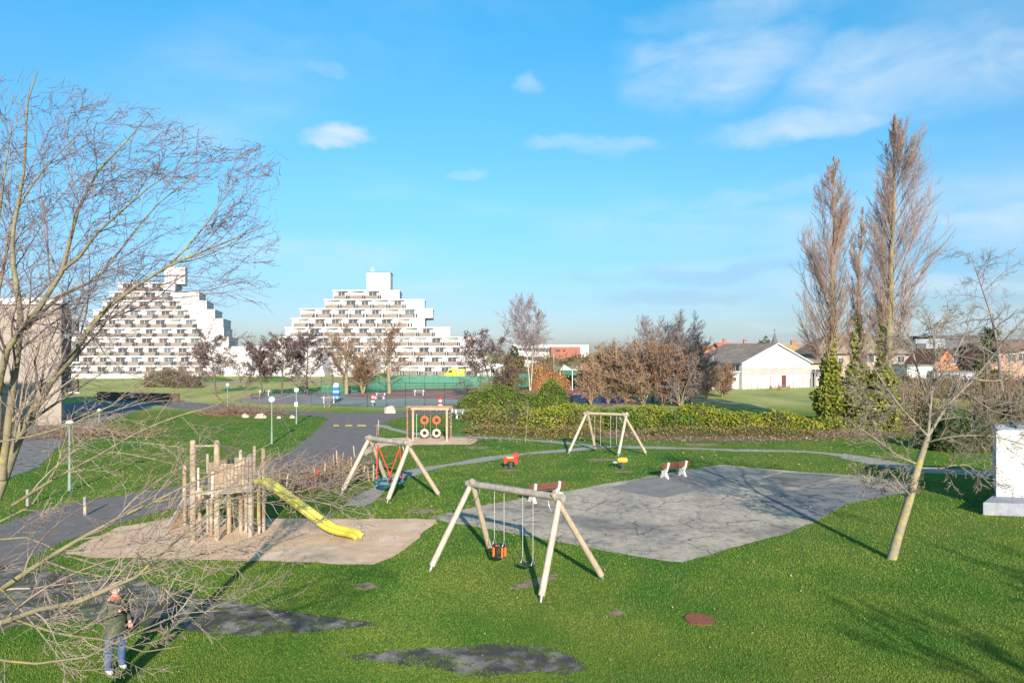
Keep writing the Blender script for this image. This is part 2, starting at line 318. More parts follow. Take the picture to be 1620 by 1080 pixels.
def ribbon(name, pts, w, z, mat, seed=3):
    rng = random.Random(seed); c = [G(*p) for p in pts]; fine = []
    for i in range(len(c)-1):
        n = max(2, int((c[i+1]-c[i]).length/0.8))
        for k in range(n):
            t = k/n; p0 = c[max(i-1, 0)]; p3 = c[min(i+2, len(c)-1)]
            fine.append(0.5*((2*c[i])+(-p0+c[i+1])*t+(2*p0-5*c[i]+4*c[i+1]-p3)*t*t+(-p0+3*c[i]-3*c[i+1]+p3)*t**3))
    fine.append(c[-1]); a, b_ = [], []
    for i, p in enumerate(fine):
        t = (fine[min(i+1, len(fine)-1)]-fine[max(i-1, 0)]).normalized(); nn = Vector((-t.y, t.x, 0))
        ww = w*(0.5+0.14*math.sin(i*.9)) + rng.uniform(-.08, .08)
        a.append(p+nn*ww); b_.append(p-nn*(ww+rng.uniform(-.06, .06)))
    mb = MB(); n = len(fine)
    mb.add([(p.x, p.y, z) for p in a]+[(p.x, p.y, z) for p in b_], [(i, n+i, n+i+1, i+1) for i in range(n-1)])
    o = mb.build(name, mat); o['kind'] = 'structure'
    if o.data.polygons[0].normal.z < 0: o.data.flip_normals()
    for i in range(0, n-1): KEEP.append([(a[i].x, a[i].y), (a[i+1].x, a[i+1].y), (b_[i+1].x, b_[i+1].y), (b_[i].x, b_[i].y)])
ribbon('footpath', [(560, 800), (600, 772), (636, 752), (680, 740), (730, 732.5), (790, 722.5), (850, 716), (900, 712), (950, 707), (1000, 706.5)], 0.95, 0.007, GRAVEL)
ribbon('footpath', [(598, 672), (640, 683), (700, 690), (780, 692.5), (850, 697), (910, 702), (950, 706.5), (1010, 707.5), (1100, 709.5), (1180, 712.5), (1270, 714), (1330, 720), (1380, 728)], 0.9, 0.009, GRAVEL)
S('footpath', [(1335, 717), (1380, 724), (1440, 735), (1500, 741), (1580, 745), (1700, 748), (1700, 756), (1580, 754), (1500, 750), (1440, 746), (1380, 735), (1330, 724)], 0.013, GRAVEL, 0.08)
# ---- cracked concrete pad
def pad_mat():
    m = bpy.data.materials.new('cracked_concrete'); m.use_nodes = True; t = m.node_tree; b = t.nodes['Principled BSDF']; l = t.links.new
    b.inputs['Roughness'].default_value = 0.85
    tcn = N(t, 'ShaderNodeTexCoord')
    def noise(sc, det=5, ro=0.6, st=(1, 1, 1)):
        mp_ = N(t, 'ShaderNodeMapping'); mp_.inputs['Scale'].default_value = st; l(tcn.outputs['Object'], mp_.inputs[0])
        n = N(t, 'ShaderNodeTexNoise'); n.inputs['Scale'].default_value = sc; n.inputs['Detail'].default_value = det; n.inputs['Roughness'].default_value = ro; l(mp_.outputs[0], n.inputs['Vector']); return n
    def rng_(v, lo, hi, a=0., b2=1.):
        r = N(t, 'ShaderNodeMapRange'); r.inputs['From Min'].default_value = lo; r.inputs['From Max'].default_value = hi; r.inputs['To Min'].default_value = a; r.inputs['To Max'].default_value = b2; l(v, r.inputs['Value']); return r.outputs[0]
    def mix(f, a, c):
        x = N(t, 'ShaderNodeMix', data_type='RGBA'); l(f, x.inputs['Factor'])
        for s, v in (('A', a), ('B', c)):
            if isinstance(v, tuple): x.inputs[s].default_value = (*v, 1)
            else: l(v, x.inputs[s])
        return x.outputs['Result']
    c = mix(rng_(noise(0.5).outputs['Fac'], 0.3, 0.7), (0.54, 0.43, 0.31), (0.33, 0.27, 0.205))
    c = mix(rng_(noise(3.5).outputs['Fac'], 0.45, 0.7), c, (0.26, 0.225, 0.185))
    nd = noise(0.22, 4); c = mix(rng_(nd.outputs['Fac'], 0.52, 0.62, 0, .7), c, (0.14, 0.125, 0.115))
    # map-cracks: voronoi edges, warped, breaking up
    wn = noise(1.1, 4); va = N(t, 'ShaderNodeVectorMath', operation='MULTIPLY_ADD'); l(wn.outputs['Color'], va.inputs[0]); va.inputs[1].default_value = (0.9, 0.9, 0); l(tcn.outputs['Object'], va.inputs[2])
    def cracks(sc, wid, gate_sc, glo, ghi):
        v = N(t, 'ShaderNodeTexVoronoi', feature='DISTANCE_TO_EDGE'); v.inputs['Scale'].default_value = sc; l(va.outputs[0], v.inputs['Vector'])
        e = rng_(v.outputs['Distance'], 0.0, wid, 1, 0); gt = rng_(noise(gate_sc, 3).outputs['Fac'], glo, ghi)
        mm = N(t, 'ShaderNodeMath', operation='MULTIPLY', use_clamp=True); l(e, mm.inputs[0]); l(gt, mm.inputs[1]); return mm.outputs[0]
    c1 = cracks(0.6, 0.026, 0.35, 0.42, 0.54); c2 = cracks(2.0, 0.05, 0.5, 0.48, 0.6)
    c = mix(c1, c, (0.075, 0.075, 0.05)); c = mix(c2, c, (0.10, 0.095, 0.075))
    c = mix(rng_(noise(0.33, 3).outputs['Fac'], 0.62, 0.78, 0, .7), c, (0.42, 0.30, 0.18))
    l(c, b.inputs['Base Color'])
    bp = N(t, 'ShaderNodeBump'); bp.inputs['Strength'].default_value = 0.4; bp.inputs['Distance'].default_value = 0.02; l(noise(30, 3).outputs['Fac'], bp.inputs['Height']); l(bp.outputs[0], b.inputs['Normal'])
    return m
PAD = pad_mat()
pad = S('concrete_pad', [(680, 818), (760, 800), (845, 785), (893, 778), (963, 764), (1011, 757), (1040, 751), (1075, 745), (1120, 738), (1145, 735), (1200, 741), (1280, 747), (1370, 753), (1430, 761), (1442, 768), (1432, 779), (1340, 797), (1290, 825), (1240, 845), (1160, 866), (1080, 889), (1055, 888), (1035, 884), (960, 872), (880, 856), (780, 838), (700, 824)], 0.012, PAD, 0.04)
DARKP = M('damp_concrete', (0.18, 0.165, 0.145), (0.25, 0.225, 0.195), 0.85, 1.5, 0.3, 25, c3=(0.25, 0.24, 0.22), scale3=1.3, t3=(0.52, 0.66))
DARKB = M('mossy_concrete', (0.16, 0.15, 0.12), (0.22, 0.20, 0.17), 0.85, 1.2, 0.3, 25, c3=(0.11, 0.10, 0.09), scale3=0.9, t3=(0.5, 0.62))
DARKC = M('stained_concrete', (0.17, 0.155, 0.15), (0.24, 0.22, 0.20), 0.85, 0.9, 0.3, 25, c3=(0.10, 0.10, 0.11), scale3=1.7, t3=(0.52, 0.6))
BLUEC = M('pale_concrete', (0.34, 0.325, 0.31), (0.25, 0.24, 0.235), 0.85, 0.9, 0.3, 25, c3=(0.33, 0.33, 0.33), scale3=1.1, t3=(0.5, 0.6))
def P2(name, pts, z, mat): sheet(name, pts, z, mat, jit=0.03, seed=5)
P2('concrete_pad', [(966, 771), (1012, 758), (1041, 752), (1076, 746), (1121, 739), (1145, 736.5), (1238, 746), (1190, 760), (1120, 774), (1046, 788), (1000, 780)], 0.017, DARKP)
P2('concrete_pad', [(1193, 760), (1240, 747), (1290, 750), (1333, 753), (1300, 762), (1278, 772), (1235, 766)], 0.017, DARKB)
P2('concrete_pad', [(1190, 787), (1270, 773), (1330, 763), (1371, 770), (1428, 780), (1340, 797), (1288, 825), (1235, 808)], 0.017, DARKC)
SEAM = M('concrete_seam', (0.42, 0.41, 0.39), (0.28, 0.27, 0.26), 0.9, 4)
def seam(a, b_, w=0.035):
    p, q = G(*a), G(*b_); d = (q-p).normalized(); n = Vector((-d.y, d.x, 0))*w; mb = MB()
    mb.quad(*[(v.x, v.y, 0.022) for v in (p-n, q-n, q+n, p+n)]); o = mb.build('concrete_pad', SEAM); o['kind'] = 'structure'
seam((966, 806), (1240, 747)); seam((1150, 800), (1333, 754)); seam((1190, 760), (1278, 773))
# ---- sand, earth, litter
S('sand', [(100, 876), (150, 850), (190, 833), (262, 821), (340, 820), (430, 820), (560, 821), (640, 820), (692, 821), (682, 834), (672, 840), (660, 855), (640, 868), (622, 882), (590, 893), (540, 892), (480, 889), (410, 887), (340, 886), (245, 883), (150, 882)], 0.008, SAND, 0.07)
S('sand', [(568, 718), (580, 710), (598, 700), (620, 692.5), (700, 690.5), (757, 694), (752, 700), (744, 703), (700, 703.2), (650, 703.5), (610, 704.5), (592, 712), (580, 720)], 0.008, SAND, 0.07)
def patch(cx, cy, w, h, seed, mat=EARTH, name='worn_earth', z=0.006):
    o, pl = sheet(name, blob(cx, cy, w, h, seed=seed), z, mat); KEEP.append(pl); RAGGED.add(id(pl))
for k, a in enumerate([(667, 809, 26, 3.6), (577, 927, 20, 5.5), (975, 969, 13, 4.5), (755, 708, 20, 2), (808, 744, 18, 1.6), (985, 746, 18, 1.6), (950, 727, 22, 1.8), (580, 790, 34, 2.8), (1110, 703, 30, 2.2)]): patch(*a, seed=k)
_o, _pl = sheet('worn_earth', [(805, 929), (830, 918), (860, 911), (882, 907), (880, 914), (855, 924), (830, 931), (808, 932)], 0.006, EARTH, jit=0.04, seed=9); KEEP.append(_pl); RAGGED.add(id(_pl))
S('leaf_litter', [(735, 666), (790, 680), (850, 687), (930, 691), (1010, 695), (1090, 697), (1160, 698), (1250, 697), (1330, 692), (1420, 687), (1500, 682), (1500, 660), (1400, 660), (1300, 664), (1200, 670), (1100, 672), (1000, 670), (900, 665), (820, 655), (760, 645)], 0.008, BARK_LITTER, 0.25)
S('leaf_litter', [(640, 652), (660, 646), (700, 640.5), (735, 637), (745, 645), (720, 649), (690, 651)], 0.009, BARK_LITTER, 0.15)
S('leaf_litter', [(400, 776), (452, 765), (505, 752), (545, 740), (575, 724), (600, 722), (575, 745), (560, 760), (500, 772), (450, 782)], 0.012, M('brush_floor', (0.17, 0.14, 0.10), (0.11, 0.09, 0.06), 0.95, 3, 0.8, 25, c3=(0.12, 0.14, 0.04), scale3=1.5, t3=(0.5, 0.6)), 0.12)
# ---- sports courts and far strips
S('sports_court', [(368, 634), (400, 626), (470, 621), (560, 620), (700, 620), (790, 622), (780, 640), (735, 636), (690, 640), (650, 645.5), (560, 642.5), (480, 640), (420, 639)], 0.004, COURT, 0)
S('sports_court', [(566, 643), (590, 634), (640, 629), (760, 628), (790, 631), (780, 640), (735, 638), (690, 641), (650, 646)], 0.010, COURTG, 0)
S('sports_court', [(545, 628), (600, 619), (660, 614.5), (760, 613), (860, 612), (932, 612), (960, 622), (960, 636), (850, 640), (740, 632), (640, 629)], 0.016, RED, 0)
S('sports_court', [(905, 622), (980, 618), (1000, 636), (960, 642), (915, 636)], 0.022, PURP, 0)
for a, b_ in [((560, 627), (700, 617)), ((600, 628), (900, 619)), ((700, 617), (900, 615.5)), ((640, 629), (760, 614)), ((430, 633), (600, 630)), ((470, 624), (430, 634)), ((780, 616), (840, 631)), ((520, 641), (640, 631))]:
    p, q = G(*a), G(*b_); d = (q-p).normalized(); n = Vector((-d.y, d.x, 0))*0.07; mb = MB(); mb.quad(*[(v.x, v.y, 0.03) for v in (p-n, q-n, q+n, p+n)]); o = mb.build('court_line', WLINE); o['kind'] = 'structure'
S('sand_strip', [(280, 605), (330, 602), (400, 600.5), (520, 599.5), (600, 600), (642, 602), (645, 604), (560, 604.5), (480, 605.5), (400, 607), (330, 609), (285, 612)], 0.01, M('sandy_bank', (0.38, 0.27, 0.18), (0.30, 0.24, 0.14), 0.95, 0.3), 0.3)
S('meadow_track', [(935, 634), (960, 628), (1010, 627), (1060, 629), (1150, 632), (1200, 640), (1240, 652), (1190, 645), (1130, 638), (1060, 636), (1000, 639), (950, 645)], 0.01, M('dry_track', (0.46, 0.37, 0.23), (0.30, 0.29, 0.13), 0.95, 0.35, c3=(0.14, 0.19, 0.05), scale3=0.4, t3=(0.48, 0.58)), 0.25)
S('parking_area', [(95, 640), (150, 634), (220, 632), (250, 640), (184, 660), (100, 700), (60, 740), (-80, 790), (-80, 660)], 0.02, ASPHOLD, 0.1)
# grassy mound before the white flats
mb = MB()
for cx, cy, w, h, z in [(430, 603, 26, 3, 1.2), (605, 601, 14, 3, 1.6), (330, 603, 30, 3, 1.0)]:
    c = G(cx, cy); mb.ball((c.x, c.y, -0.3), 1, 24, 10, (w*c.y/F*1.2, 7, z+.3))
tagm = mb.build('grass_mound', M('mound_grass', (0.06, 0.125, 0.02), (0.10, 0.16, 0.03), 0.95, 1, 0.7, 6)); tagm['kind'] = 'structure'
# manhole cover of rusty mesh
mb = MB(); c = G(1106, 980); mb.cyl((c.x, c.y, 0), (c.x, c.y, 0.03), 0.36, n=28)
for k in range(-5, 6):
    h = math.sqrt(.33**2-(k*.06)**2); mb.bar((c.x+k*.06, c.y-h, .034), (c.x+k*.06, c.y+h, .034), .014, .012); mb.bar((c.x-h, c.y+k*.06, .037), (c.x+h, c.y+k*.06, .037), .014, .01)
tag(mb.build('manhole_cover', M('rusty_iron', (0.20, 0.07, 0.045), (0.13, 0.06, 0.04), 0.8, 10)), 'round rust-red manhole cover set in the lawn', 'manhole cover')

# ---- grass blades: real tufts, denser near the camera
def in_poly(x, y, poly):
    c = np.zeros(len(x), bool); n = len(poly)
    xs = [p[0] for p in poly]; ys = [p[1] for p in poly]
    box = np.where((x > min(xs)) & (x < max(xs)) & (y > min(ys)) & (y < max(ys)))[0]
    if not len(box): return c
    X, Y = x[box], y[box]; cc = np.zeros(len(box), bool)
    for i in range(n):
        x1, y1 = poly[i]; x2, y2 = poly[(i+1) % n]
        if y1 == y2: continue
        cr = ((y1 > Y) != (y2 > Y)) & (X < (x2-x1)*(Y-y1)/(y2-y1)+x1); cc ^= cr
    c[box] = cc; return c
def grass_field():
    rg = np.random.default_rng(5); n = 520000
    D = 10.5/np.sqrt(1-rg.random(n)*(1-(10.5/70)**2))       # density falls off with distance squared
    D = D*(1+rg.normal(0, .01, n)); ang = rg.uniform(-0.80, 0.80, n); X = D*ang; keep = np.ones(n, bool)
    clump = np.sin(X*2.1+np.sin(D*1.7)*1.3)+np.sin(D*2.9+np.sin(X*1.1)*2)+.8*np.sin(X*6.3+D*4.1)+.6*np.sin(X*11-D*7)
    edge = np.sin(X*5+D*3)+np.sin(X*9.7-D*6.1)
    for pl in KEEP:
        ins = in_poly(X, D, pl)
        if id(pl) in RAGGED:
            cx_, cy_ = np.mean(np.array(pl), 0); inner = in_poly(cx_+(X-cx_)*1.10, cy_+(D-cy_)*1.22, pl)
            keep &= ~(ins & inner & ~((clump > 1.25) & (rg.random(n) > .3))) & ~(ins & ~inner & (edge+rg.normal(0, .6, n) < .1))
        elif id(pl) in FRAYED:
            cx_, cy_ = np.mean(np.array(pl), 0); inner = in_poly(cx_+(X-cx_)*1.022, cy_+(D-cy_)*1.035, pl)
            keep &= ~(ins & inner & (rg.random(n) > 0.006)) & ~(ins & ~inner & (edge+rg.normal(0, .7, n) < .35))
        else: keep &= ~(ins & (rg.random(n) > 0.012))
    X, Y = X[keep], D[keep]; n = len(X); s = np.clip(Y/16, .8, 4)
    h = rg.uniform(.016, .042, n)*np.clip(s, 1, 1.9); w = rg.uniform(.006, .012, n)*s*1.15; a = rg.uniform(0, math.pi, n); lx = rg.normal(0, .35, n)*h; ly = rg.normal(0, .35, n)*h
    V = np.zeros((n, 3, 3)); dx, dy = np.cos(a)*w, np.sin(a)*w
    V[:, 0] = np.stack([X-dx, Y-dy, np.zeros(n)], 1); V[:, 1] = np.stack([X+dx, Y+dy, np.zeros(n)], 1); V[:, 2] = np.stack([X+lx, Y+ly, h], 1)
    o = npmesh('grass', V.reshape(-1, 3), np.arange(3*n).reshape(-1, 3), leafmat('grass_blade', (0.075, 0.215, 0.022), (0.20, 0.285, 0.04), (0.36, 0.34, 0.11), 0.6, 0.35, 0.4, 0.6))
    tag(o, 'short winter grass of the playground lawn', 'grass', kind='stuff')
grass_field()
def fallen_leaves():
    rg = np.random.default_rng(15); pts = []
    for (x0, x1, y0, y1, n) in ((735, 1330, 670, 699, 5600), (1300, 1500, 664, 695, 1500), (400, 580, 724, 780, 900), (640, 745, 640, 652, 500)):
        px = rg.uniform(x0, x1, n); py = rg.uniform(y0, y1, n)**1.0; D = F*CH/(py-HZ); pts.append(np.stack([(px-810)/F*D, D+rg.normal(0, .8, n), rg.uniform(.02, .12, n)], 1))
    n = 2600; D = rg.uniform(12, 45, n); pts.append(np.stack([D*rg.uniform(-.75, .78, n), D, rg.uniform(.03, .05, n)], 1))
    q = np.concatenate(pts); n = len(q); s = (rg.uniform(.04, .12, n)*np.clip(q[:, 1]/55, .22, 1.2))[:, None]; a = rg.uniform(0, 6.28, n); u = np.stack([np.cos(a), np.sin(a), rg.normal(0, .3, n)], 1)*s; v = np.stack([-np.sin(a), np.cos(a), rg.normal(0, .3, n)], 1)*s*.6
    o = npmesh('fallen_leaves', np.stack([q-u, q+v, q+u, q-v], 1).reshape(-1, 3), np.arange(4*n).reshape(-1, 4), leafmat('fallen_leaf', (.34, .21, .12), (.22, .14, .08), (.42, .34, .22), scale=3, trans=0))
    tag(o, 'dry brown leaves lying along the foot of the hedge and over the lawn', 'leaves', kind='stuff')
fallen_leaves()
# ------------------------------------------------------------ bare trees
def nrm(v): return v/max(np.linalg.norm(v), 1e-9)
class Prm:
    def __init__(s, **k):
        s.nseg = [7, 6, 5, 4, 3]; s.nch = [10, 7, 6, 4]; s.ang = [50, 45, 40, 40]; s.ratio = [.55, .5, .5, .55]; s.wig = [.08, .12, .16, .2, .22]; s.trop = [.03, .04, .04, .03, .02]
        s.start = [.25, .15, .1, .1]; s.rr = .55; s.lean = np.zeros(3); s.levels = 4; s.minr = .004; s.tip = .35; s.taper = .5
        s.__dict__.update(k)
def grow(rng, p, d, Ln, r, lv, pr, out, path=None):
    if path is None:
        n = pr.nseg[min(lv, len(pr.nseg)-1)]; pts = [np.array(p, float)]; d = nrm(np.array(d, float)); wg = pr.wig[min(lv, len(pr.wig)-1)]; tr = pr.trop[min(lv, len(pr.trop)-1)]
        for i in range(n):
            d = nrm(d+rng.normal(0, wg, 3)+np.array([0, 0, tr])+pr.lean*(.4+.6*lv/3)); pts.append(pts[-1]+d*Ln/n)
        pts = np.array(pts); rad = np.maximum(r*(1-(1-pr.tip)*np.linspace(0, 1, n+1)), pr.minr*.7)
    else:
        pts, rad = path; n = len(pts)-1; Ln = np.linalg.norm(np.diff(pts, axis=0), axis=1).sum()
    out.append((pts, rad, lv))
    if lv >= pr.levels: return
    nc = pr.nch[lv]; nc = max(1, int(round(nc*rng.uniform(.75, 1.25))))
    for k in range(nc):
        st = pr.start[lv]; t = st+(1-st)*((k+rng.uniform(.1, .9))/nc); f = t*n; i = min(int(f), n-1); q = pts[i]+(pts[i+1]-pts[i])*(f-i); tg = nrm(pts[i+1]-pts[i])
        a = R(pr.ang[lv]*rng.uniform(.65, 1.3)); u = nrm(np.cross(tg, rng.normal(0, 1, 3)))
        cd = tg*math.cos(a)+u*math.sin(a); rl = rad[i]+(rad[i+1]-rad[i])*(f-i)
        cl = Ln*pr.ratio[lv]*(1-pr.taper*(t-st)/(1-st+1e-6))*rng.uniform(.6, 1.25)
        grow(rng, q, cd, cl, max(rl*pr.rr*rng.uniform(.7, 1.0), pr.minr), lv+1, pr, out)
def tubes(lines, sides):
    """stack polylines of equal length and sweep them"""
    groups = {}
    for i, (p, r, lv) in enumerate(lines):
        k = sides[min(lv, len(sides)-1)]; groups.setdefault((len(p), k), []).append(i)
    Vs, Fs, off = [], [], 0
    for (n, k), ids in groups.items():
        Pt = np.array([lines[i][0] for i in ids]); Rd = np.array([lines[i][1] for i in ids]); m = len(ids)
        Tn = np.empty_like(Pt); Tn[:, 1:-1] = Pt[:, 2:]-Pt[:, :-2]; Tn[:, 0] = Pt[:, 1]-Pt[:, 0]; Tn[:, -1] = Pt[:, -1]-Pt[:, -2]
        Tn /= np.linalg.norm(Tn, axis=2, keepdims=True)+1e-9
        ref = np.where(np.abs(Tn[:, :1, 2:]) > .8, np.array([1., 0, 0]), np.array([0, 0, 1.])); ref = np.broadcast_to(ref, Tn.shape)
        A = np.cross(Tn, ref); A /= np.linalg.norm(A, axis=2, keepdims=True)+1e-9; B = np.cross(Tn, A)
        th = np.arange(k)*2*math.pi/k
        V = Pt[:, :, None]+Rd[:, :, None, None]*(A[:, :, None]*np.cos(th)[None, None, :, None]+B[:, :, None]*np.sin(th)[None, None, :, None])
        Vs.append(V.reshape(-1, 3)); base = (np.arange(m)*n*k)[:, None, None]+(np.arange(n-1)*k)[None, :, None]; j = np.arange(k)[None, None]; j2 = (j+1) % k
        Fq = np.stack([base+j, base+j2, base+k+j2, base+k+j], -1).reshape(-1, 4)+off; Fs.append(Fq); off += m*n*k
    return np.concatenate(Vs), np.concatenate(Fs)
def cards(pts, size, rng, asp=.6, up=0.0):
    n = len(pts); a = rng.normal(0, 1, (n, 3)); a /= np.linalg.norm(a, axis=1, keepdims=True); b = rng.normal(0, 1, (n, 3)); b[:, 2] += up; b -= a*(a*b).sum(1, keepdims=True); b /= np.linalg.norm(b, axis=1, keepdims=True)
    s = (size*rng.uniform(.6, 1.3, n))[:, None]; a = a*s; b = b*s*asp
    V = np.stack([pts-a*.5, pts+b*.5, pts+a*.6, pts-b*.5], 1).reshape(-1, 3); return V, np.arange(4*n).reshape(-1, 4)
BARK = M('bark_olive', (0.25, 0.22, 0.125), (0.17, 0.145, 0.10), 0.9, 5, 0.5, 30, c3=(0.34, 0.29, 0.06), scale3=3.0, t3=(0.60, 0.68))
TWIG = M('twig_cream', (0.42, 0.35, 0.25), (0.27, 0.21, 0.165), 0.85, 3, c3=(0.17, 0.11, 0.12), scale3=0.6, t3=(0.45, 0.65))
BARKY = M('bark_lichen', (0.30, 0.26, 0.17), (0.22, 0.20, 0.15), 0.9, 6, 0.5, 30, c3=(0.38, 0.31, 0.07), scale3=4.5, t3=(0.50, 0.62))
BARKP = M('bark_poplar', (0.30, 0.25, 0.14), (0.22, 0.19, 0.11), 0.9, 3, 0.5, 12)
TWIGP = M('twig_poplar', (0.36, 0.25, 0.19), (0.27, 0.19, 0.16), 0.85, 0.8)
TWIGG = M('twig_grey', (0.27, 0.22, 0.20), (0.18, 0.145, 0.15), 0.85, 0.5)
TWIGB = M('twig_brown', (0.27, 0.18, 0.11), (0.19, 0.125, 0.085), 0.85, 0.8)
TWIGO = M('twig_orange', (0.46, 0.23, 0.09), (0.33, 0.17, 0.07), 0.85, 0.8)
TWIGT = M('twig_tan', (0.38, 0.26, 0.17), (0.28, 0.19, 0.125), 0.85, 0.6, c3=(.20, .15, .12), scale3=.3, t3=(.5, .65))
TWIGD = M('twig_dark', (0.12, 0.085, 0.085), (0.17, 0.12, 0.11), 0.85, 0.8)
IVY = leafmat('ivy_leaf', (0.12, 0.165, 0.025), (0.25, 0.27, 0.035), (0.33, 0.28, 0.09), scale=.8)
LDARK = leafmat('seedhead_purple', (0.10, 0.065, 0.07), (0.17, 0.11, 0.10), (0.20, 0.14, 0.10), scale=.8)
LBROWN = leafmat('dry_leaf_brown', (0.32, 0.205, 0.115), (0.38, 0.25, 0.155), (0.24, 0.19, 0.09), scale=.35)
LRUST = leafmat('dry_leaf_rust', (0.33, 0.155, 0.085), (0.42, 0.22, 0.13), (0.24, 0.15, 0.09), scale=.4)
LOLIVE = leafmat('leaf_olive', (0.15, 0.145, 0.05), (0.24, 0.18, 0.09), (0.12, 0.12, 0.04), scale=.5)
LGREEN = leafmat('leaf_evergreen', (0.045, 0.085, 0.02), (0.075, 0.115, 0.025), (0.03, 0.05, 0.015), scale=.6)
LHEDGE = [leafmat('hedge_leaf_deep', (0.075, 0.135, 0.02), (0.13, 0.195, 0.025), (0.21, 0.25, 0.045), scale=.7), leafmat('hedge_leaf_yellow', (0.16, 0.21, 0.02), (0.28, 0.29, 0.03), (0.33, 0.32, 0.06), scale=.7), leafmat('hedge_leaf_mixed', (0.11, 0.17, 0.02), (0.22, 0.22, 0.05), (0.30, 0.20, 0.09), scale=.9)]
BERRY = leafmat('bramble_leaf', (0.20, 0.15, 0.06), (0.13, 0.16, 0.03), (0.33, 0.20, 0.09), scale=1.2)

def tree_obj(name, label, base, lines, barkm, twigm, group=None, tl=0, sides=(8, 5, 4, 3, 3), cat='tree'):
    t = T(name, label, cat, base, group)
    V, Fc = tubes([l for l in lines if l[2] <= tl], sides); npmesh('trunk', V, Fc, barkm, t, True)
    V, Fc = tubes([l for l in lines if l[2] > tl], sides); npmesh('crown', V, Fc, twigm, t, True)
    return t
def simple_tree(name, label, base, height, seed, barkm, twigm, pr, r0=.15, d0=(0, 0, 1), forks=0, leaf=None, group=None, fl=.75, cat='tree', spread=(.12, .30)):
    """one trunk (or forks) grown from the base; leaf = (material, number, size) cards hung on the twigs"""
    rng = np.random.default_rng(seed); lines = []; b = np.array(base, float)
    if forks:
        for k in range(forks):
            a = 2*math.pi*k/forks+rng.uniform(-.4, .4); s = rng.uniform(*spread)
            grow(rng, b+np.array([math.cos(a), math.sin(a), 0])*r0*.6, (math.cos(a)*s, math.sin(a)*s, 1), height*fl*rng.uniform(.85, 1.1), r0*.75, 0, pr, lines)
    else: grow(rng, b, d0, height*fl, r0, 0, pr, lines)
    lines = [(np.stack([p[:, 0], p[:, 1], np.maximum(p[:, 2], .05)], 1), r, l) for p, r, l in lines]
    t = tree_obj(name, label, tuple(base), lines, barkm, twigm, group, cat=cat)
    if leaf:
        lm, n, sz = leaf; tw = np.concatenate([p[1:] for p, r, l in lines if l >= 2]); q = tw[rng.integers(0, len(tw), n)]+rng.normal(0, sz*.8, (n, 3)); q = q[q[:, 2] > base[2]+.3]
        V, Fc = cards(q, sz, rng); npmesh('foliage', V, Fc, lm, t)
    return t

# ---- the big bare tree at the left, limbs drawn where they hang, twigs grown
def catmull(pts, rad, step=.25):
    pts = [np.array(p, float) for p in pts]; o, ro = [], []
    for i in range(len(pts)-1):
        n = max(1, int(np.linalg.norm(pts[i+1]-pts[i])/step)); p0 = pts[max(i-1, 0)]; p3 = pts[min(i+2, len(pts)-1)]
        for k in range(n):
            t = k/n; o.append(.5*((2*pts[i])+(-p0+pts[i+1])*t+(2*p0-5*pts[i]+4*pts[i+1]-p3)*t*t+(-p0+3*pts[i]-3*pts[i+1]+p3)*t**3)); ro.append(rad[i]+(rad[i+1]-rad[i])*t)
    o.append(pts[-1]); ro.append(rad[-1]); return np.array(o), np.array(ro)
rng = np.random.default_rng(11); lines = []; LT = (-7.3, 8.2, 0)
def limb(pp, r0, r1, pr, n0=None, jig=.03):
    pts = [P(*q) if len(q) == 3 else None for q in pp]; m = len(pts); rad = np.linspace(r0, r1, m)
    c, r = catmull(pts, rad*(.82 if pr is up else .62)); c = c+np.cumsum(rng.normal(0, jig*.25, c.shape), 0)*.3
    q = Prm(**pr.__dict__)
    if n0: q.nch = [pr.nch[0], int(n0*(1.5 if pr is up else .66))]+list(pr.nch[2:])
    grow(rng, None, None, 0, 0, 1, q, lines, (c, r))
UP = dict(levels=4, nseg=[7, 6, 8, 6, 4], ratio=[.5, .34, .42, .42], ang=[45, 40, 40, 42], nch=[10, 22, 10, 5], start=[.2, .12, .10, .12], wig=[.05, .06, .10, .13, .16], trop=[.03, .03, .035, .03, .03], lean=np.array([.05, 0, .0]), rr=.46, minr=.0033, tip=.3, taper=.25)
up = Prm(**UP); lo = Prm(**{**UP, 'trop': [0, 0, .01, .01, .01], 'lean': np.array([.07, 0, -.005]), 'nch': [10, 10, 8, 4], 'ratio': [.5, .34, .42, .45], 'minr': .0029, 'ang': [45, 34, 38, 42]})
tr_pts, tr_r = catmull([(-7.3, 8.2, -.05), (-7.0, 8.2, 1.8), (-6.5, 8.1, 3.4), (-6.22, 8.0, 4.6), tuple(P(-10, 700, 8.0)), tuple(P(-4, 620, 8.1))], [.22, .17, .13, .11, .075, .05])
lines.append((tr_pts, tr_r, 0))
limb([(2, 760, 8.0), (10, 690, 8.1), (22, 600, 8.2), (32, 500, 8.3), (22, 420, 8.4), (22, 360, 8.5), (38, 270, 8.5), (45, 160, 8.6), (60, 112, 8.6)], .062, .006, up, 15)
limb([(-6, 790, 8.0), (36, 677, 8.2), (59, 641, 8.2), (80, 606, 8.3), (110, 573, 8.4), (142, 520, 8.5), (168, 490, 8.5), (210, 458, 8.6), (261, 426, 8.7), (323, 399, 8.9), (373, 379, 9.0), (430, 356, 9.1)], .068, .005, up, 17)
limb([(255, 430, 8.7), (296, 391, 8.8), (331, 348, 8.9), (352, 318, 8.9), (385, 262, 9.0)], .018, .004, up, 6)
limb([(-4, 620, 8.0), (12, 552, 7.9), (38, 514, 7.9), (62, 487, 7.8), (97, 430, 7.8), (112, 370, 7.7), (122, 333, 7.7), (156, 267, 7.6), (194, 228, 7.5), (240, 175, 7.5)], .05, .005, up, 14)
limb([(97, 430, 7.8), (125, 408, 7.7), (156, 368, 7.7), (183, 345, 7.6), (233, 300, 7.6), (300, 255, 7.5)], .026, .005, up, 8)
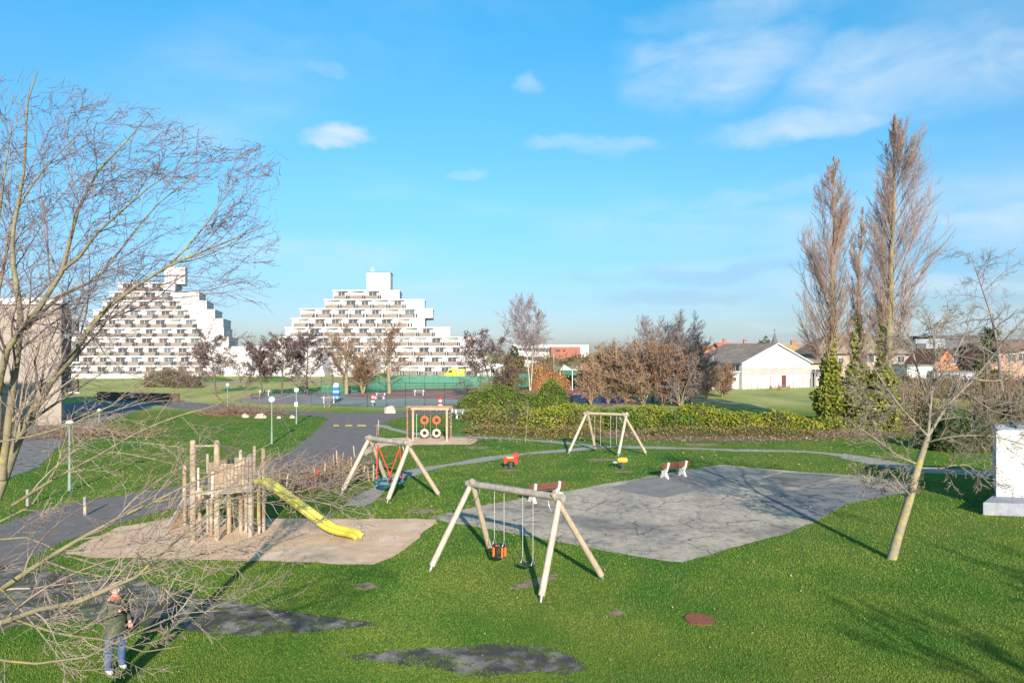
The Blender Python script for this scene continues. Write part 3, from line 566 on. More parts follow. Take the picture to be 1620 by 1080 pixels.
limb([(40, 520, 7.9), (90, 470, 8.5), (150, 440, 9.0), (200, 380, 9.3), (250, 320, 9.5), (330, 262, 9.7)], .03, .005, up, 10)
limb([(-20, 560, 8.6), (5, 430, 8.8), (30, 330, 8.9), (80, 260, 9.0), (150, 190, 9.1)], .03, .005, up, 10)
limb([(-30, 480, 7.2), (0, 340, 7.3), (10, 260, 7.4), (20, 190, 7.4)], .02, .005, up, 7)
limb([(142, 520, 8.5), (165, 560, 8.2), (200, 590, 8.0), (260, 612, 7.8)], .014, .004, lo, 5)
limb([(20, 800, 7.6), (30, 794, 7.5), (62, 773, 7.4), (100, 750, 7.3), (154, 722, 7.2), (213, 688, 7.1), (255, 669, 7.1), (287, 657, 7.1), (350, 640, 7.0), (400, 612, 7.0)], .034, .005, lo, 17)
limb([(-60, 960, 6.6), (0, 934, 6.4), (50, 900, 6.3), (126, 853, 6.2), (189, 819, 6.2), (246, 793, 6.1), (300, 765, 6.0), (370, 735, 6.0), (430, 700, 6.0)], .048, .005, lo, 19)
limb([(-60, 1000, 6.0), (0, 985, 5.8), (63, 963, 5.7), (126, 951, 5.6), (176, 929, 5.5), (217, 910, 5.5), (255, 875, 5.4), (296, 838, 5.4), (350, 800, 5.4), (405, 778, 5.4)], .045, .004, lo, 17)
limb([(215, 911, 5.5), (270, 890, 5.4), (340, 872, 5.4), (400, 850, 5.3), (450, 836, 5.3)], .012, .004, lo, 8)
limb([(126, 853, 6.2), (220, 836, 6.1), (310, 800, 6.0), (400, 784, 5.9), (480, 775, 5.9), (550, 752, 5.9)], .013, .004, lo, 12)
limb([(246, 793, 6.1), (330, 776, 6.0), (400, 765, 6.0), (470, 790, 5.9), (540, 800, 5.9), (575, 796, 5.9)], .011, .004, lo, 10)
limb([(20, 978, 5.8), (90, 1000, 5.6), (160, 1010, 5.4), (230, 1030, 5.3), (290, 1020, 5.2)], .018, .004, lo, 10)
limb([(-30, 900, 6.0), (30, 960, 5.8), (80, 1020, 5.6), (120, 1075, 5.4)], .018, .004, lo, 8)
limb([(-30, 860, 6.8), (40, 850, 6.6), (110, 880, 6.4), (180, 900, 6.3), (260, 912, 6.2), (330, 930, 6.1), (400, 925, 6.1)], .016, .004, lo, 13)
limb([(-20, 700, 7.2), (50, 690, 7.0), (120, 668, 6.9), (180, 640, 6.9), (235, 590, 6.9), (290, 560, 6.9)], .018, .004, lo, 11)
limb([(-20, 1040, 5.4), (60, 1050, 5.2), (140, 1040, 5.1), (220, 1000, 5.1), (290, 970, 5.1), (350, 966, 5.1)], .016, .004, lo, 11)
limb([(-10, 830, 7.5), (50, 800, 7.8), (90, 740, 8.0), (105, 690, 8.2), (120, 640, 8.3)], .022, .004, lo, 8)
# drop the few twigs that would wander out over the middle of the playground
def keepline(l):
    p = l[0][-1]; px = 810+p[0]/p[1]*F if p[1] > 1 else -999; py = HZ+(CH-p[2])/p[1]*F if p[1] > 1 else 0
    if p[1] < 3.2: return False
    if l[2] <= 1: return True
    lim = 445 if py < 560 else (400 if py < 700 else 600)
    return px < lim and py > 108+max(0, px-60)*.33 and p[2] > .3 and not (py > 940 and px > 460)
lines = [l for l in lines if keepline(l)]
print('left tree branches', len(lines))
V, Fc = None, None
tree_left = T('bare_tree', 'big bare tree at the left edge whose twigs sweep over the play tower', 'tree', LT)
V, Fc = tubes([l for l in lines if l[2] <= 1], (10, 7)); npmesh('trunk', V, Fc, BARK, tree_left, True)
TWIGM = M('twig_sky_dark', (0.25, 0.185, 0.17), (0.17, 0.12, 0.125), 0.8, 3)  # upper twigs painted darker to imitate their contrast against the bright sky
V, Fc = tubes([l for l in lines if l[2] > 1 and l[0][0][2] > 6.0], (5, 5, 4, 3, 3)); npmesh('crown', V, Fc, TWIGM, tree_left, True)
V, Fc = tubes([l for l in lines if l[2] > 1 and l[0][0][2] <= 6.0], (5, 5, 4, 3, 3)); npmesh('lower_twigs', V, Fc, TWIG, tree_left, True)

# ---- leaning small tree on the right lawn
rng = np.random.default_rng(7); lines = []; b0 = G(1410, 884)
pt, rd = catmull([b0-Vector((0, 0, .05)), P(1420, 850, 21.4), P(1440, 785, 21.3), P(1452, 740, 21.3), P(1468, 690, 21.2)], [.15, .135, .12, .105, .075])
lines.append((pt, rd, 0))
pr = Prm(levels=4, nseg=[7, 8, 7, 6, 4], nch=[10, 15, 8, 4], ang=[55, 46, 42, 40], ratio=[.5, .42, .45, .45], wig=[.05, .09, .13, .16, .18], trop=[.02, .0, .005, .01, .01], minr=.0075, rr=.5, start=[.2, .15, .12, .1], taper=.3)
def limb2(pp, r0, r1):
    c, r = catmull([P(*q) for q in pp], np.linspace(r0, r1, len(pp))); grow(rng, None, None, 0, 0, 1, pr, lines, (c, r))
for a in [([(1468, 692, 21.2), (1474, 620, 21.2), (1480, 560, 21.2), (1470, 500, 21.2), (1474, 492, 21.2)], .05, .008), ([(1442, 785, 21.3), (1432, 775, 21.0), (1418, 760, 20.8), (1405, 742, 20.5)], .05, .03), ([(1468, 690, 21.2), (1430, 650, 20.8), (1400, 610, 20.5), (1370, 560, 20.3)], .045, .01), ([(1468, 690, 21.2), (1500, 640, 21.3), (1540, 600, 21.5), (1585, 545, 21.6)], .055, .012),
          ([(1465, 700, 21.2), (1510, 690, 20.5), (1570, 690, 20), (1625, 705, 19.6)], .035, .01), ([(1472, 640, 21.2), (1450, 580, 21.8), (1440, 540, 22), (1425, 505, 22.4)], .04, .01), ([(1500, 640, 21.3), (1530, 650, 20.8), (1580, 640, 20.4), (1640, 620, 20)], .03, .01),
          ([(1474, 620, 21.2), (1510, 560, 21.2), (1530, 520, 21.2), (1540, 490, 21.2)], .035, .01), ([(1455, 735, 21.3), (1420, 720, 21.3), (1380, 690, 21.4), (1350, 670, 21.6)], .03, .008), ([(1455, 740, 21.3), (1490, 740, 21), (1530, 735, 20.7), (1570, 770, 20.4)], .028, .008),
          ([(1440, 790, 21.3), (1410, 770, 21.6), (1380, 760, 22), (1350, 745, 22)], .02, .008), ([(1474, 625, 21.2), (1420, 640, 22), (1380, 650, 22.5), (1345, 610, 22.8)], .028, .008), ([(1480, 560, 21.2), (1480, 520, 21.3), (1500, 490, 21.3), (1495, 465, 21.4)], .025, .008),
          ([(1540, 600, 21.5), (1590, 600, 21.8), (1630, 570, 22), (1680, 560, 22)], .03, .01), ([(1470, 660, 21.2), (1520, 620, 20.6), (1570, 650, 20), (1620, 660, 19.5)], .03, .008)]: limb2(*a)
def keep2(l):
    if l[2] <= 1: return True
    p = l[0][-1]; px = 810+p[0]/p[1]*F; py = HZ+(CH-p[2])/p[1]*F
    return 1325 < px and 482+max(0, 1420-px)*.8 < py < 850 and not (px < 1400 and py > 790)
lines = [l for l in lines if keep2(l)]
print('right tree branches', len(lines))
t = T('bare_tree', 'small leaning bare tree with a lichen-yellow trunk by the corner of the concrete pad', 'tree', tuple(b0))
V, Fc = tubes([l for l in lines if l[2] == 0], (12,)); npmesh('trunk', V, Fc, BARKY, t, True)
V, Fc = tubes([l for l in lines if l[2] > 0], (6, 6, 4, 3, 3)); npmesh('crown', V, Fc, M('twig_right', (0.30, 0.26, 0.18), (0.19, 0.16, 0.14), 0.85, 3), t, True)
tree_right = t

# ---- three tall poplars wrapped in ivy
def poplar(label, px, py, toppx, toppy, seed, wl, wr, ivyh, r0, plume):
    rng = np.random.default_rng(seed); b = G(px, py); D = b.y; tp = P(toppx, toppy, D); H = tp.z; lines = []
    def width(z, s):  # crown half width profile by height fraction and side
        f = z/H
        prof = np.interp(f, [0, .16, .25, .45, .62, .8, .93, 1], [.0, .25, .75, 1, .95, .7, .34, .06]); return prof*(wl if s < 0 else wr)
    tk = [(b.x, D, -.1)]
    for k in range(1, 9):
        f = k/8; tk.append((b.x+(tp.x-b.x)*f+rng.normal(0, .12), D+rng.normal(0, .12), H*f))
    c, r = catmull(tk, np.linspace(r0, .02, 9)**1.0, .8); lines.append((c, r, 0))
    pr = Prm(levels=3, nseg=[8, 9, 6, 4], nch=[1, 17, 10, 5], ang=[30, 27, 27, 26], ratio=[.5, .36, .5, .5], wig=[.03, .05, .08, .12], trop=[0, .06, .08, .07], minr=.010, rr=.5, start=[.1, .12, .1, .1], taper=.5, tip=.2)
    nb = plume
    for k in range(nb):
        f = .17+.80*(k+rng.uniform(0, 1))/nb; z = H*f; i = min(int(f*(len(c)-1)), len(c)-2); q = c[i]+(c[i+1]-c[i])*(f*(len(c)-1)-i)
        a = rng.uniform(0, 2*math.pi); s = math.cos(a); w = width(z+1.5, s)*rng.uniform(.55, 1.1)+.1
        ln = min(w*2.3+.6, (H-z)*.95+.5); dx = s*w; dy = math.sin(a)*w
        dv = np.array([dx, dy, math.sqrt(max(ln**2-w**2, .5))]); dv = dv/np.linalg.norm(dv); h2 = np.array([dx, dy, 0])*.18/max(w, .1)
        grow(rng, q, dv+h2*1.0, ln, max(.008+.008*ln, .02), 1, pr, lines)
    def inside(l):
        if l[2] == 0: return True
        e = l[0][-1]; f = min(max(e[2]/H, 0), 1); ax_ = b.x+(tp.x-b.x)*f; dx = e[0]-ax_
        return e[2] < H*1.01 and abs(dx) < width(e[2], dx)*1.12+.25 and abs(e[1]-D) < 3
    lines = [l for l in lines if inside(l)]
    t = T('poplar_tree', label, 'tree', tuple(b), 'ivy-clad poplars at the end of the hedge')
    V, Fc = tubes([l for l in lines if l[2] == 0], (10,)); npmesh('trunk', V, Fc, BARKP, t, True)
    V, Fc = tubes([l for l in lines if l[2] > 0], (6, 5, 3, 3)); npmesh('crown', V, Fc, TWIGP, t, True)
    n = 11000; z = ivyh*rng.random(n)**1.9; w = np.interp(z, [0, 1.5, 3.5, 5.0, 6.5, 12], [1.15, 1.0, .85, .48, .34, .24])*1.35*rng.uniform(.45, 1.1, n)*(1+.22*np.sin(z*2.3+seed)+.12*np.sin(z*5.1)); a = rng.uniform(0, 2*math.pi, n)
    keep = rng.random(n) > np.clip((z-3.6)*.33, 0, .88)
    q = np.stack([b.x+w*np.cos(a), D+w*np.sin(a), z+.1], 1)[keep]; V, Fc = cards(q, .30, rng, .8); npmesh('ivy', V, Fc, IVY, t)
    print('poplar', len(lines)); return t
poplar('left poplar of the row, nearest to the white hall, its foot thick with yellow-green ivy', 1315, 676, 1321, 252, 21, 2.9, 2.0, 9.5, .40, 84)
poplar('middle poplar of the row, the shortest and thinnest, with sparse ivy', 1357, 678, 1360, 330, 22, 1.1, 1.1, 9.5, .34, 48)
poplar('right poplar of the row, the tallest, with a crown bulging to the right', 1397, 680, 1419, 186, 23, 1.7, 3.3, 10.5, .42, 112)

# ---- middle and far trees
std = lambda **k: Prm(**{**dict(levels=3, nseg=[8, 6, 5, 4], nch=[13, 8, 6], ang=[52, 42, 40], ratio=[.5, .5, .5], wig=[.05, .1, .14, .18], trop=[.0, .05, .05, .04], minr=.03, rr=.5, start=[.25, .12, .1], tip=.15, taper=.55), **k})
def at(px, D): return tuple(GX(px, D))
simple_tree('bare_tree', 'spindly bare tree rising at the right edge behind the brown hedge', at(1588, 62), 16.5, 31, TWIGG, TWIGG, std(minr=.014, nch=[20, 9, 6], ang=[65, 45, 42], ratio=[.38, .45, .5], trop=[0, -.01, .02, .03], start=[.35, .12, .1]), .2, fl=.98)
simple_tree('bare_tree', 'rounded bare tree with two pale trunks in front of the far red and white building', at(839, 115), 15.0, 32, M('pale_bark', (0.5, 0.42, 0.33), (0.4, 0.33, 0.27)), M('twig_pale', (0.33, 0.26, 0.25), (0.26, 0.2, 0.2)), std(nch=[34, 11, 7], ratio=[.34, .5, .5], trop=[.06, .06, .05, .04], start=[.36, .12, .1], minr=.02, taper=.4, wig=[.012, .1, .14, .18]), .15, forks=2, fl=.90, spread=(.03, .06))
pu = dict(levels=3, nseg=[8, 6, 5, 4], nch=[20, 8, 6], ang=[65, 48, 45], ratio=[.58, .5, .5], wig=[.08, .14, .18, .2], trop=[.0, .02, .02, .02], minr=.03, rr=.5, start=[.28, .12, .1], tip=.15, lean=np.array([.02, 0, .0]))
for k, (px, D, h, lab) in enumerate([(342, 105, 9.2, 'dark-twigged tree standing before the gap between the two pyramid blocks of flats'), (415, 100, 7.6, 'leftmost and lowest of the three dark trees with purple seed heads'), (446, 101, 9.3, 'middle one of the three dark trees with purple seed heads'), (486, 103, 9.6, 'right-hand one of the three dark trees with purple seed heads, the broadest')]):
    simple_tree('dark_tree', lab, at(px, D), h, 40+k, TWIGD, TWIGD, Prm(**pu), .16, leaf=(LDARK, 4200, .21), fl=.88, group='dark trees before the pyramid flats')
simple_tree('dark_tree', 'dark tree with a drooping tip at the right end of the right-hand pyramid flats', at(779, 92), 10.2, 47, TWIGD, TWIGD, Prm(**{**pu, 'lean': np.array([.035, 0, 0])}), .17, leaf=(LDARK, 3600, .22), fl=.86)
simple_tree('olive_tree', 'olive-brown bushy tree beside the dark tree with the drooping tip', at(800, 97), 7.4, 48, TWIGB, TWIGB, Prm(**{**pu, 'start': [.1, .1, .1]}), .15, leaf=(LOLIVE, 4200, .26), fl=.75)
rd_ = std(nch=[26, 9, 7], ang=[48, 42, 40], ratio=[.60, .48, .5], trop=[0, .05, .05, .04], start=[.22, .12, .1], minr=.024)
for k, (px, D, h, lab, fk) in enumerate([(548, 105, 10.6, 'bare tan tree with an oval crown before the left half of the right-hand pyramid flats', 0), (574, 107, 7.2, 'low bare tree forking into several leaning trunks between the two oval-crowned trees', 4), (616, 106, 11.0, 'bare tan tree with a thick trunk before the middle of the right-hand pyramid flats', 0)]):
    simple_tree('bare_tree', lab, at(px, D), h, 50+k, BARKP, TWIGB, rd_, .33 if not fk else .16, forks=fk, fl=.85, leaf=None if fk else (LBROWN, 900, .2), group='bare trees before the pyramid flats')
# thicket of brown and rust coloured trees in the middle distance
th = dict(levels=3, nseg=[7, 6, 5, 4], nch=[16, 9, 6], ang=[45, 42, 40], ratio=[.55, .5, .5], wig=[.07, .12, .16, .2], trop=[.02, .05, .04, .03], minr=.026, rr=.5, start=[.06, .1, .1], tip=.15, lean=np.array([.015, 0, 0]))
TH = [(935, 84, 6.0, LBROWN, 5200, 'leftmost low round-topped brown tree of the thicket behind the hedge'), (962, 86, 8.0, LOLIVE, 5200, 'olive-brown tree second from the left in the thicket behind the hedge'), (990, 85, 7.6, LBROWN, 5600, 'bushy brown tree left of the middle of the thicket behind the hedge'), (1018, 84, 9.0, LRUST, 5600, 'reddish-brown tree in the middle of the thicket behind the hedge'),
      (1048, 83, 8.6, LRUST, 5600, 'rust-coloured tree right of the middle of the thicket behind the hedge'), (1076, 82, 7.6, LBROWN, 4600, 'brown tree at the right of the thicket, with dark undergrowth'), (1118, 96, 6.2, LBROWN, 3000, 'low brown tree standing before the left annex of the white hall'), (1143, 99, 5.2, LRUST, 1600, 'thin rust-twigged tree at the tall windows of the white hall')]
for k, (px, D, h, lm, n, lab) in enumerate(TH):
    simple_tree('thicket_tree', lab, at(px, D), h, 60+k, (TWIGB, BARKP)[k % 2], (TWIGT, TWIGB, TWIGG)[k % 3], Prm(**{**th, 'lean': np.array([.03*(k % 3)-.01, 0, 0]), 'ang': [38+5*(k % 4), 42, 40]}), .12, forks=6, leaf=(lm, int(n*.36), .2), fl=.82, spread=(.10, .42), group='thicket of brown trees behind the hedge')
wd = std(nch=[24, 11, 8], ang=[35, 34, 30], ratio=[.55, .5, .5], trop=[.02, .02, .0, .0], lean=np.array([.06, 0, .01]), start=[.15, .1, .1], minr=.018)
for k, (px, D, h, lab) in enumerate([(1032, 90, 11.5, 'windswept bare tree rising above the middle of the thicket'), (1066, 88, 11.3, 'windswept bare tree with combed twigs above the right end of the thicket'), (1092, 89, 10.0, 'windswept bare tree leaning right beside the thicket')]):
    simple_tree('windswept_tree', lab, at(px, D), h, 80+k, TWIGG, TWIGG, wd, .13, forks=3, fl=.80, group='windswept trees over the thicket')
# distant greenery
def bush(name, label, px, D, w, h, lm, n, sz, seed, group=None, z0=0, core=None, cat='shrub', dep=None, twigs=0, flat=.0):
    """mound of leaves: several overlapping lobes filled with leaf cards over a dark twiggy core"""
    rng = np.random.default_rng(seed); b = GX(px, D); dep = dep or w; lobes = []
    for k in range(9):
        lx = rng.uniform(-.62, .62)*w/2; ly = rng.uniform(-.5, .5)*dep/2; s = rng.uniform(.5, .8); lobes.append((lx, ly, w*.5*s*.8, dep*.5*s*.8, h*rng.uniform(.62, 1.0)*(1-.35*abs(lx)/(w/2))))
    lobes.append((0, 0, w*.42, dep*.42, h*.9)); q = []
    per = n//len(lobes)
    for (lx, ly, a, c, hh) in lobes:
        v = rng.normal(0, 1, (per, 3)); v /= np.linalg.norm(v, axis=1, keepdims=True); v[:, 2] = np.abs(v[:, 2]); rr = rng.uniform(.72, 1.03, (per, 1))**.6; v = v*rr
        q.append(np.stack([b.x+lx+v[:, 0]*a, D+ly+v[:, 1]*c, z0+hh*v[:, 2]*.98+.05], 1))
    q = np.concatenate(q)+rng.normal(0, sz*.35, (per*len(lobes), 3)); q[:, 2] = np.maximum(q[:, 2], .05)
    t = T(name, label, cat, (b.x, D, z0), group)
    V, Fc = cards(q, sz, rng, .75); npmesh('foliage', V, Fc, lm, t)
    mb = MB()
    for (lx, ly, a, c, hh) in lobes: mb.ball((b.x+lx, D+ly, z0), 1, 10, 8, (a*.82, c*.82, hh*.84))
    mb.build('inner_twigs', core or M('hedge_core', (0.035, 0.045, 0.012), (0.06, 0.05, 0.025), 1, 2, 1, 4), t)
    if twigs:
        ls = []
        for k in range(twigs):
            p0 = np.array([b.x+rng.uniform(-.42, .42)*w, D+rng.uniform(-.4, .4)*dep, z0+h*rng.uniform(.3, .6)]); ls.append((np.array([p0, p0+np.array([rng.normal(0, .15), rng.normal(0, .15), h*.3]), p0+np.array([rng.normal(0, .3), rng.normal(0, .3), h*rng.uniform(.5, .75)])]), np.array([.02, .015, .008]), 1))
        V, Fc = tubes(ls, (3, 3)); npmesh('twigs', V, Fc, TWIGB, t)
    return t
bush('orange_bush', 'orange-twigged willow bush under the pale double-trunked tree', 857, 118, 8.5, 5.0, leafmat('willow_orange', (0.46, 0.22, 0.07), (0.56, 0.29, 0.10), (0.34, 0.19, 0.08)), 4200, .3, 101, core=M('orange_core', (0.20, 0.10, 0.04)), twigs=160)
bush('evergreen_bush', 'dark green bush left of the windswept thicket, beside the beige marquee roofs', 893, 128, 7.0, 3.8, LGREEN, 2600, .4, 102)
bush('brown_bush', 'brown scrub bush between the dark tree and the orange willow', 822, 125, 10, 4.2, LBROWN, 3000, .35, 103, twigs=60)
bush('brown_bush', 'brown scrub bush right of the orange willow, below the far red building', 905, 140, 12, 7.4, LOLIVE, 3400, .4, 104, twigs=60)
bush('brown_bush', 'grey-brown scrub bush directly below the far white building, behind the orange willow', 872, 150, 11, 7.2, LBROWN, 3000, .4, 110, twigs=80)
bush('brown_bush', 'ochre scrub bush between the small red-roofed house and the far red building', 932, 150, 10, 7.6, LOLIVE, 2800, .4, 111, twigs=80)
bush('round_bush', 'wide rounded brown bush at the foot of the left pyramid flats', 268, 130, 10.5, 4.0, leafmat('brown_thorn', (0.24, 0.18, 0.09), (0.17, 0.14, 0.07), (0.12, 0.12, 0.05)), 5200, .26, 105, twigs=120)
bush('round_bush', 'smaller dark brown bush just right of the wide rounded bush', 300, 126, 5.0, 2.9, leafmat('brown_thorn_dark', (0.16, 0.11, 0.08), (0.12, 0.09, 0.06), (0.20, 0.14, 0.09)), 1800, .26, 106, twigs=50)
bush('evergreen_tree', 'dark evergreen crown showing over the ridge of the white hall', 1206, 185, 11, 11.2, LGREEN, 3200, .6, 107, cat='tree')
bush('evergreen_tree', 'green conifer beside the dark tree at the right end of the pyramid flats', 812, 140, 5, 8.8, LGREEN, 1800, .45, 109, cat='tree')
bush('conifer', 'dark spreading conifer behind the right tree and the white block', 1515, 46, 6.0, 2.5, LGREEN, 5200, .18, 108, dep=4)
# hedge of mounded evergreen shrubs
HD = [(755, 73, 5.2, 2.7, 0, 'first shrub at the left end of the hedge, dark green and high'), (788, 76, 5.6, 3.5, 0, 'tallest dark green shrub of the hedge, near its left end'), (770, 64, 4.6, 1.7, 2, 'low mixed yellowish shrub in front of the tallest hedge shrub'), (822, 70, 5.2, 2.9, 0, 'deep green mounded shrub above the thin young tree'), (815, 60, 5.0, 1.9, 2, 'low reddish-tinged shrub right behind the thin young tree'),
      (858, 68, 4.8, 2.7, 0, 'dark green shrub left of the gap below the tennis fence'), (878, 74, 3.6, 3.9, 0, 'narrow high shrub sticking up before the green tennis fence'), (868, 58, 4.8, 1.9, 1, 'low yellow-green shrub left of the far swing frame'), (902, 64, 4.6, 2.8, 1, 'bright yellow-topped shrub left of the far swing beam'), (918, 58, 4.2, 2.0, 2, 'low shrub directly behind the left legs of the far swing'),
      (948, 60, 4.2, 2.1, 0, 'green shrub behind the ropes of the far swing'), (985, 59, 4.4, 1.9, 0, 'green shrub behind the right legs of the far swing'), (1022, 60, 4.6, 2.4, 1, 'yellow-green shrub rising right of the far swing'), (1062, 59, 4.6, 2.2, 0, 'green shrub above the two-legged white bench'), (1100, 60, 4.6, 2.4, 1, 'yellow-green shrub in the middle of the long hedge'),
      (1140, 59, 4.4, 2.1, 1, 'yellowish shrub before the tall windows of the hall'), (1175, 58, 4.0, 1.7, 1, 'low yellow shrub below the corner of the white hall'), (1232, 59, 4.4, 2.0, 1, 'rounded yellow-green shrub between the hall and the poplars'), (1272, 58, 3.8, 1.2, 1, 'last low yellow shrub at the foot of the left poplar')]
for k, (px, D, w, h, c, lab) in enumerate(HD):
    bush('hedge_shrub', lab, px, D, w, h*(1.05 if px < 900 else (.78, 1.02, .86, .70, .98)[k % 5]), LHEDGE[c], 6400 if h > 2.3 else 5200, .19, 120+k, 'shrubs of the long hedge behind the swings')
for k, (px, D, w, lab) in enumerate([(800, 54.5, 6, 'low bramble fringe behind the thin young tree'), (900, 53, 7, 'low bramble fringe behind the far swing frame'), (1090, 53.5, 9, 'low bramble fringe behind the two-legged white bench'), (1200, 53.5, 8, 'low bramble fringe before the rounded shrub by the poplars')]):
    bush('bramble', lab, px, D, w, .75, BERRY, 3600, .15, 150+k, 'brambles along the foot of the hedge', dep=2.4)
# long brown beech hedge in pieces at the right
for k, (px, D, w, h, lab) in enumerate([(1425, 100, 13, 3.6, 'brown hedge stretch right behind the tallest poplar'), (1500, 98, 13, 3.7, 'brown hedge stretch below the orange house gable'), (1580, 95, 13, 3.8, 'brown hedge stretch at the right edge below the brick houses'), (1650, 92, 12, 3.8, 'brown hedge stretch cut off by the right edge')]):
    bush('brown_hedge', lab, px, D, w, h, leafmat('beech_brown%d' % k, (0.13, 0.085, 0.06), (0.19, 0.12, 0.08), (0.10, 0.08, 0.05)), 4200, .3, 170+k, 'brown hedge before the houses at the right', dep=3)
bush('brown_thorn', 'tangled brown scrub between the poplars and the leaning tree', 1440, 62, 5.5, 3.6, LBROWN, 2600, .2, 181, twigs=200)
bush('brown_thorn', 'tangled grey-brown scrub below the spindly tree at the right edge', 1590, 55, 7.5, 4.2, leafmat('thorn_grey', (0.17, 0.13, 0.10), (0.13, 0.10, 0.09), (0.22, 0.15, 0.08)), 3600, .2, 182, twigs=220)
simple_tree('evergreen_tree', 'narrow green conifer among the twigs above the brick houses', at(1555, 70), 9.4, 183, TWIGB, TWIGB, Prm(**{**pu, 'start': [.1, .1, .1], 'ratio': [.22, .5, .5]}), .12, leaf=(LGREEN, 3600, .26), fl=.95)
# young planted trees
def sapling(label, px, py, h, seed, stakes=0):
    rng = np.random.default_rng(seed); b = G(px, py); ls = []
    grow(rng, np.array(b), (.02, 0, 1), h, .022, 0, Prm(levels=2, nseg=[7, 4, 3], nch=[9, 3], ang=[38, 35], ratio=[.32, .4], start=[.45, .3], wig=[.04, .1, .1], minr=.007, trop=[0, .06, .03]), ls)
    t = tree_obj('young_tree', label, tuple(b), ls, TWIG, TWIG, sides=(6, 4, 3))
    for k in range(stakes):
        mb = MB(); x = b.x+(-.28 if k == 0 else .28); mb.cyl((x, b.y, 0), (x, b.y, 1.5), .04, n=7); mb.build('stake', TWIG, t)
sapling('thin young tree standing alone on the lawn before the hedge', 831, 700, 2.9, 201)
sapling('young tree between two stakes in front of the sports court', 517, 645, 3.2, 202, 2)
# ------------------------------------------------------------ playground
TIMBER = M('timber_pale', (0.50, 0.43, 0.35), (0.36, 0.30, 0.24), 0.8, 3, 0.3, 20, c3=(0.36, 0.29, 0.21), scale3=2.5, t3=(0.56, 0.7), stretch=(4, 4, 1))
TIMBERG = M('timber_grey', (0.34, 0.31, 0.26), (0.23, 0.22, 0.20), 0.85, 3, 0.4, 20, c3=(0.42, 0.36, 0.27), scale3=2, t3=(0.52, 0.66), stretch=(2, 2, 5))
TIMBERY = M('timber_yellowed', (0.42, 0.345, 0.24), (0.31, 0.25, 0.18), 0.8, 3, 0.3, 20, stretch=(4, 4, 1))
TIMBERB = M('timber_brown', (0.30, 0.19, 0.11), (0.21, 0.135, 0.08), 0.85, 4, 0.3, 20, c3=(0.40, 0.28, 0.17), scale3=3, t3=(0.55, 0.7))
TOWERW = M('timber_weathered', (0.37, 0.275, 0.18), (0.24, 0.175, 0.115), 0.85, 3, 0.4, 20, c3=(0.45, 0.37, 0.28), scale3=2.4, t3=(0.5, 0.65), stretch=(5, 5, 1))
TOWERG = M('timber_grey_weathered', (0.36, 0.32, 0.28), (0.27, 0.24, 0.21), 0.85, 3, 0.4, 20, stretch=(5, 5, 1))
STEEL = M('galvanised', (0.55, 0.57, 0.58), (0.42, 0.44, 0.46), 0.4, 10, metal=0.7)
CHAIN = M('chain_steel', (0.62, 0.60, 0.55), (0.45, 0.43, 0.40), 0.5, 40, metal=0.4)
BLACKR = M('black_rubber', (0.02, 0.021, 0.024), (0.04, 0.04, 0.045), 0.6, 8)
REDROPE = M('red_rope', (0.72, 0.07, 0.03), (0.5, 0.05, 0.03), 0.7, 30)
TEAL = M('teal_rope', (0.05, 0.23, 0.26), (0.03, 0.15, 0.18), 0.7, 12)
ORANGE = M('orange_plastic', (0.85, 0.16, 0.04), (0.75, 0.13, 0.03), 0.4, 5)
YELLOW = M('slide_yellow', (0.44, 0.41, 0.04), (0.36, 0.335, 0.04), 0.35, 1.5, c3=(0.28, 0.26, 0.08), scale3=3, t3=(0.6, 0.75), spec=.5)
YPANEL = M('panel_yellow', (0.46, 0.48, 0.04), (0.36, 0.38, 0.04), 0.5, 2)
REDP = M('red_plastic', (0.70, 0.03, 0.04), (0.55, 0.03, 0.03), 0.4, 5, c3=(0.8, 0.6, 0.55), scale3=9, t3=(0.70, 0.74))
AMBER = M('amber_plastic', (0.80, 0.42, 0.05), (0.70, 0.34, 0.04), 0.4, 5)
WHITEC = M('white_concrete', (0.70, 0.70, 0.68), (0.56, 0.56, 0.54), 0.8, 5, 0.15, 30)
SLAT = M('bench_slat', (0.20, 0.065, 0.04), (0.13, 0.05, 0.035), 0.5, 8, stretch=(1, 1, 1), spec=.5)
SLATG = M('bench_slat_grey', (0.12, 0.12, 0.14), (0.20, 0.20, 0.22), 0.6, 8)
DGREEN = M('fence_green', (0.015, 0.07, 0.045), (0.02, 0.055, 0.04), 0.5, 5)

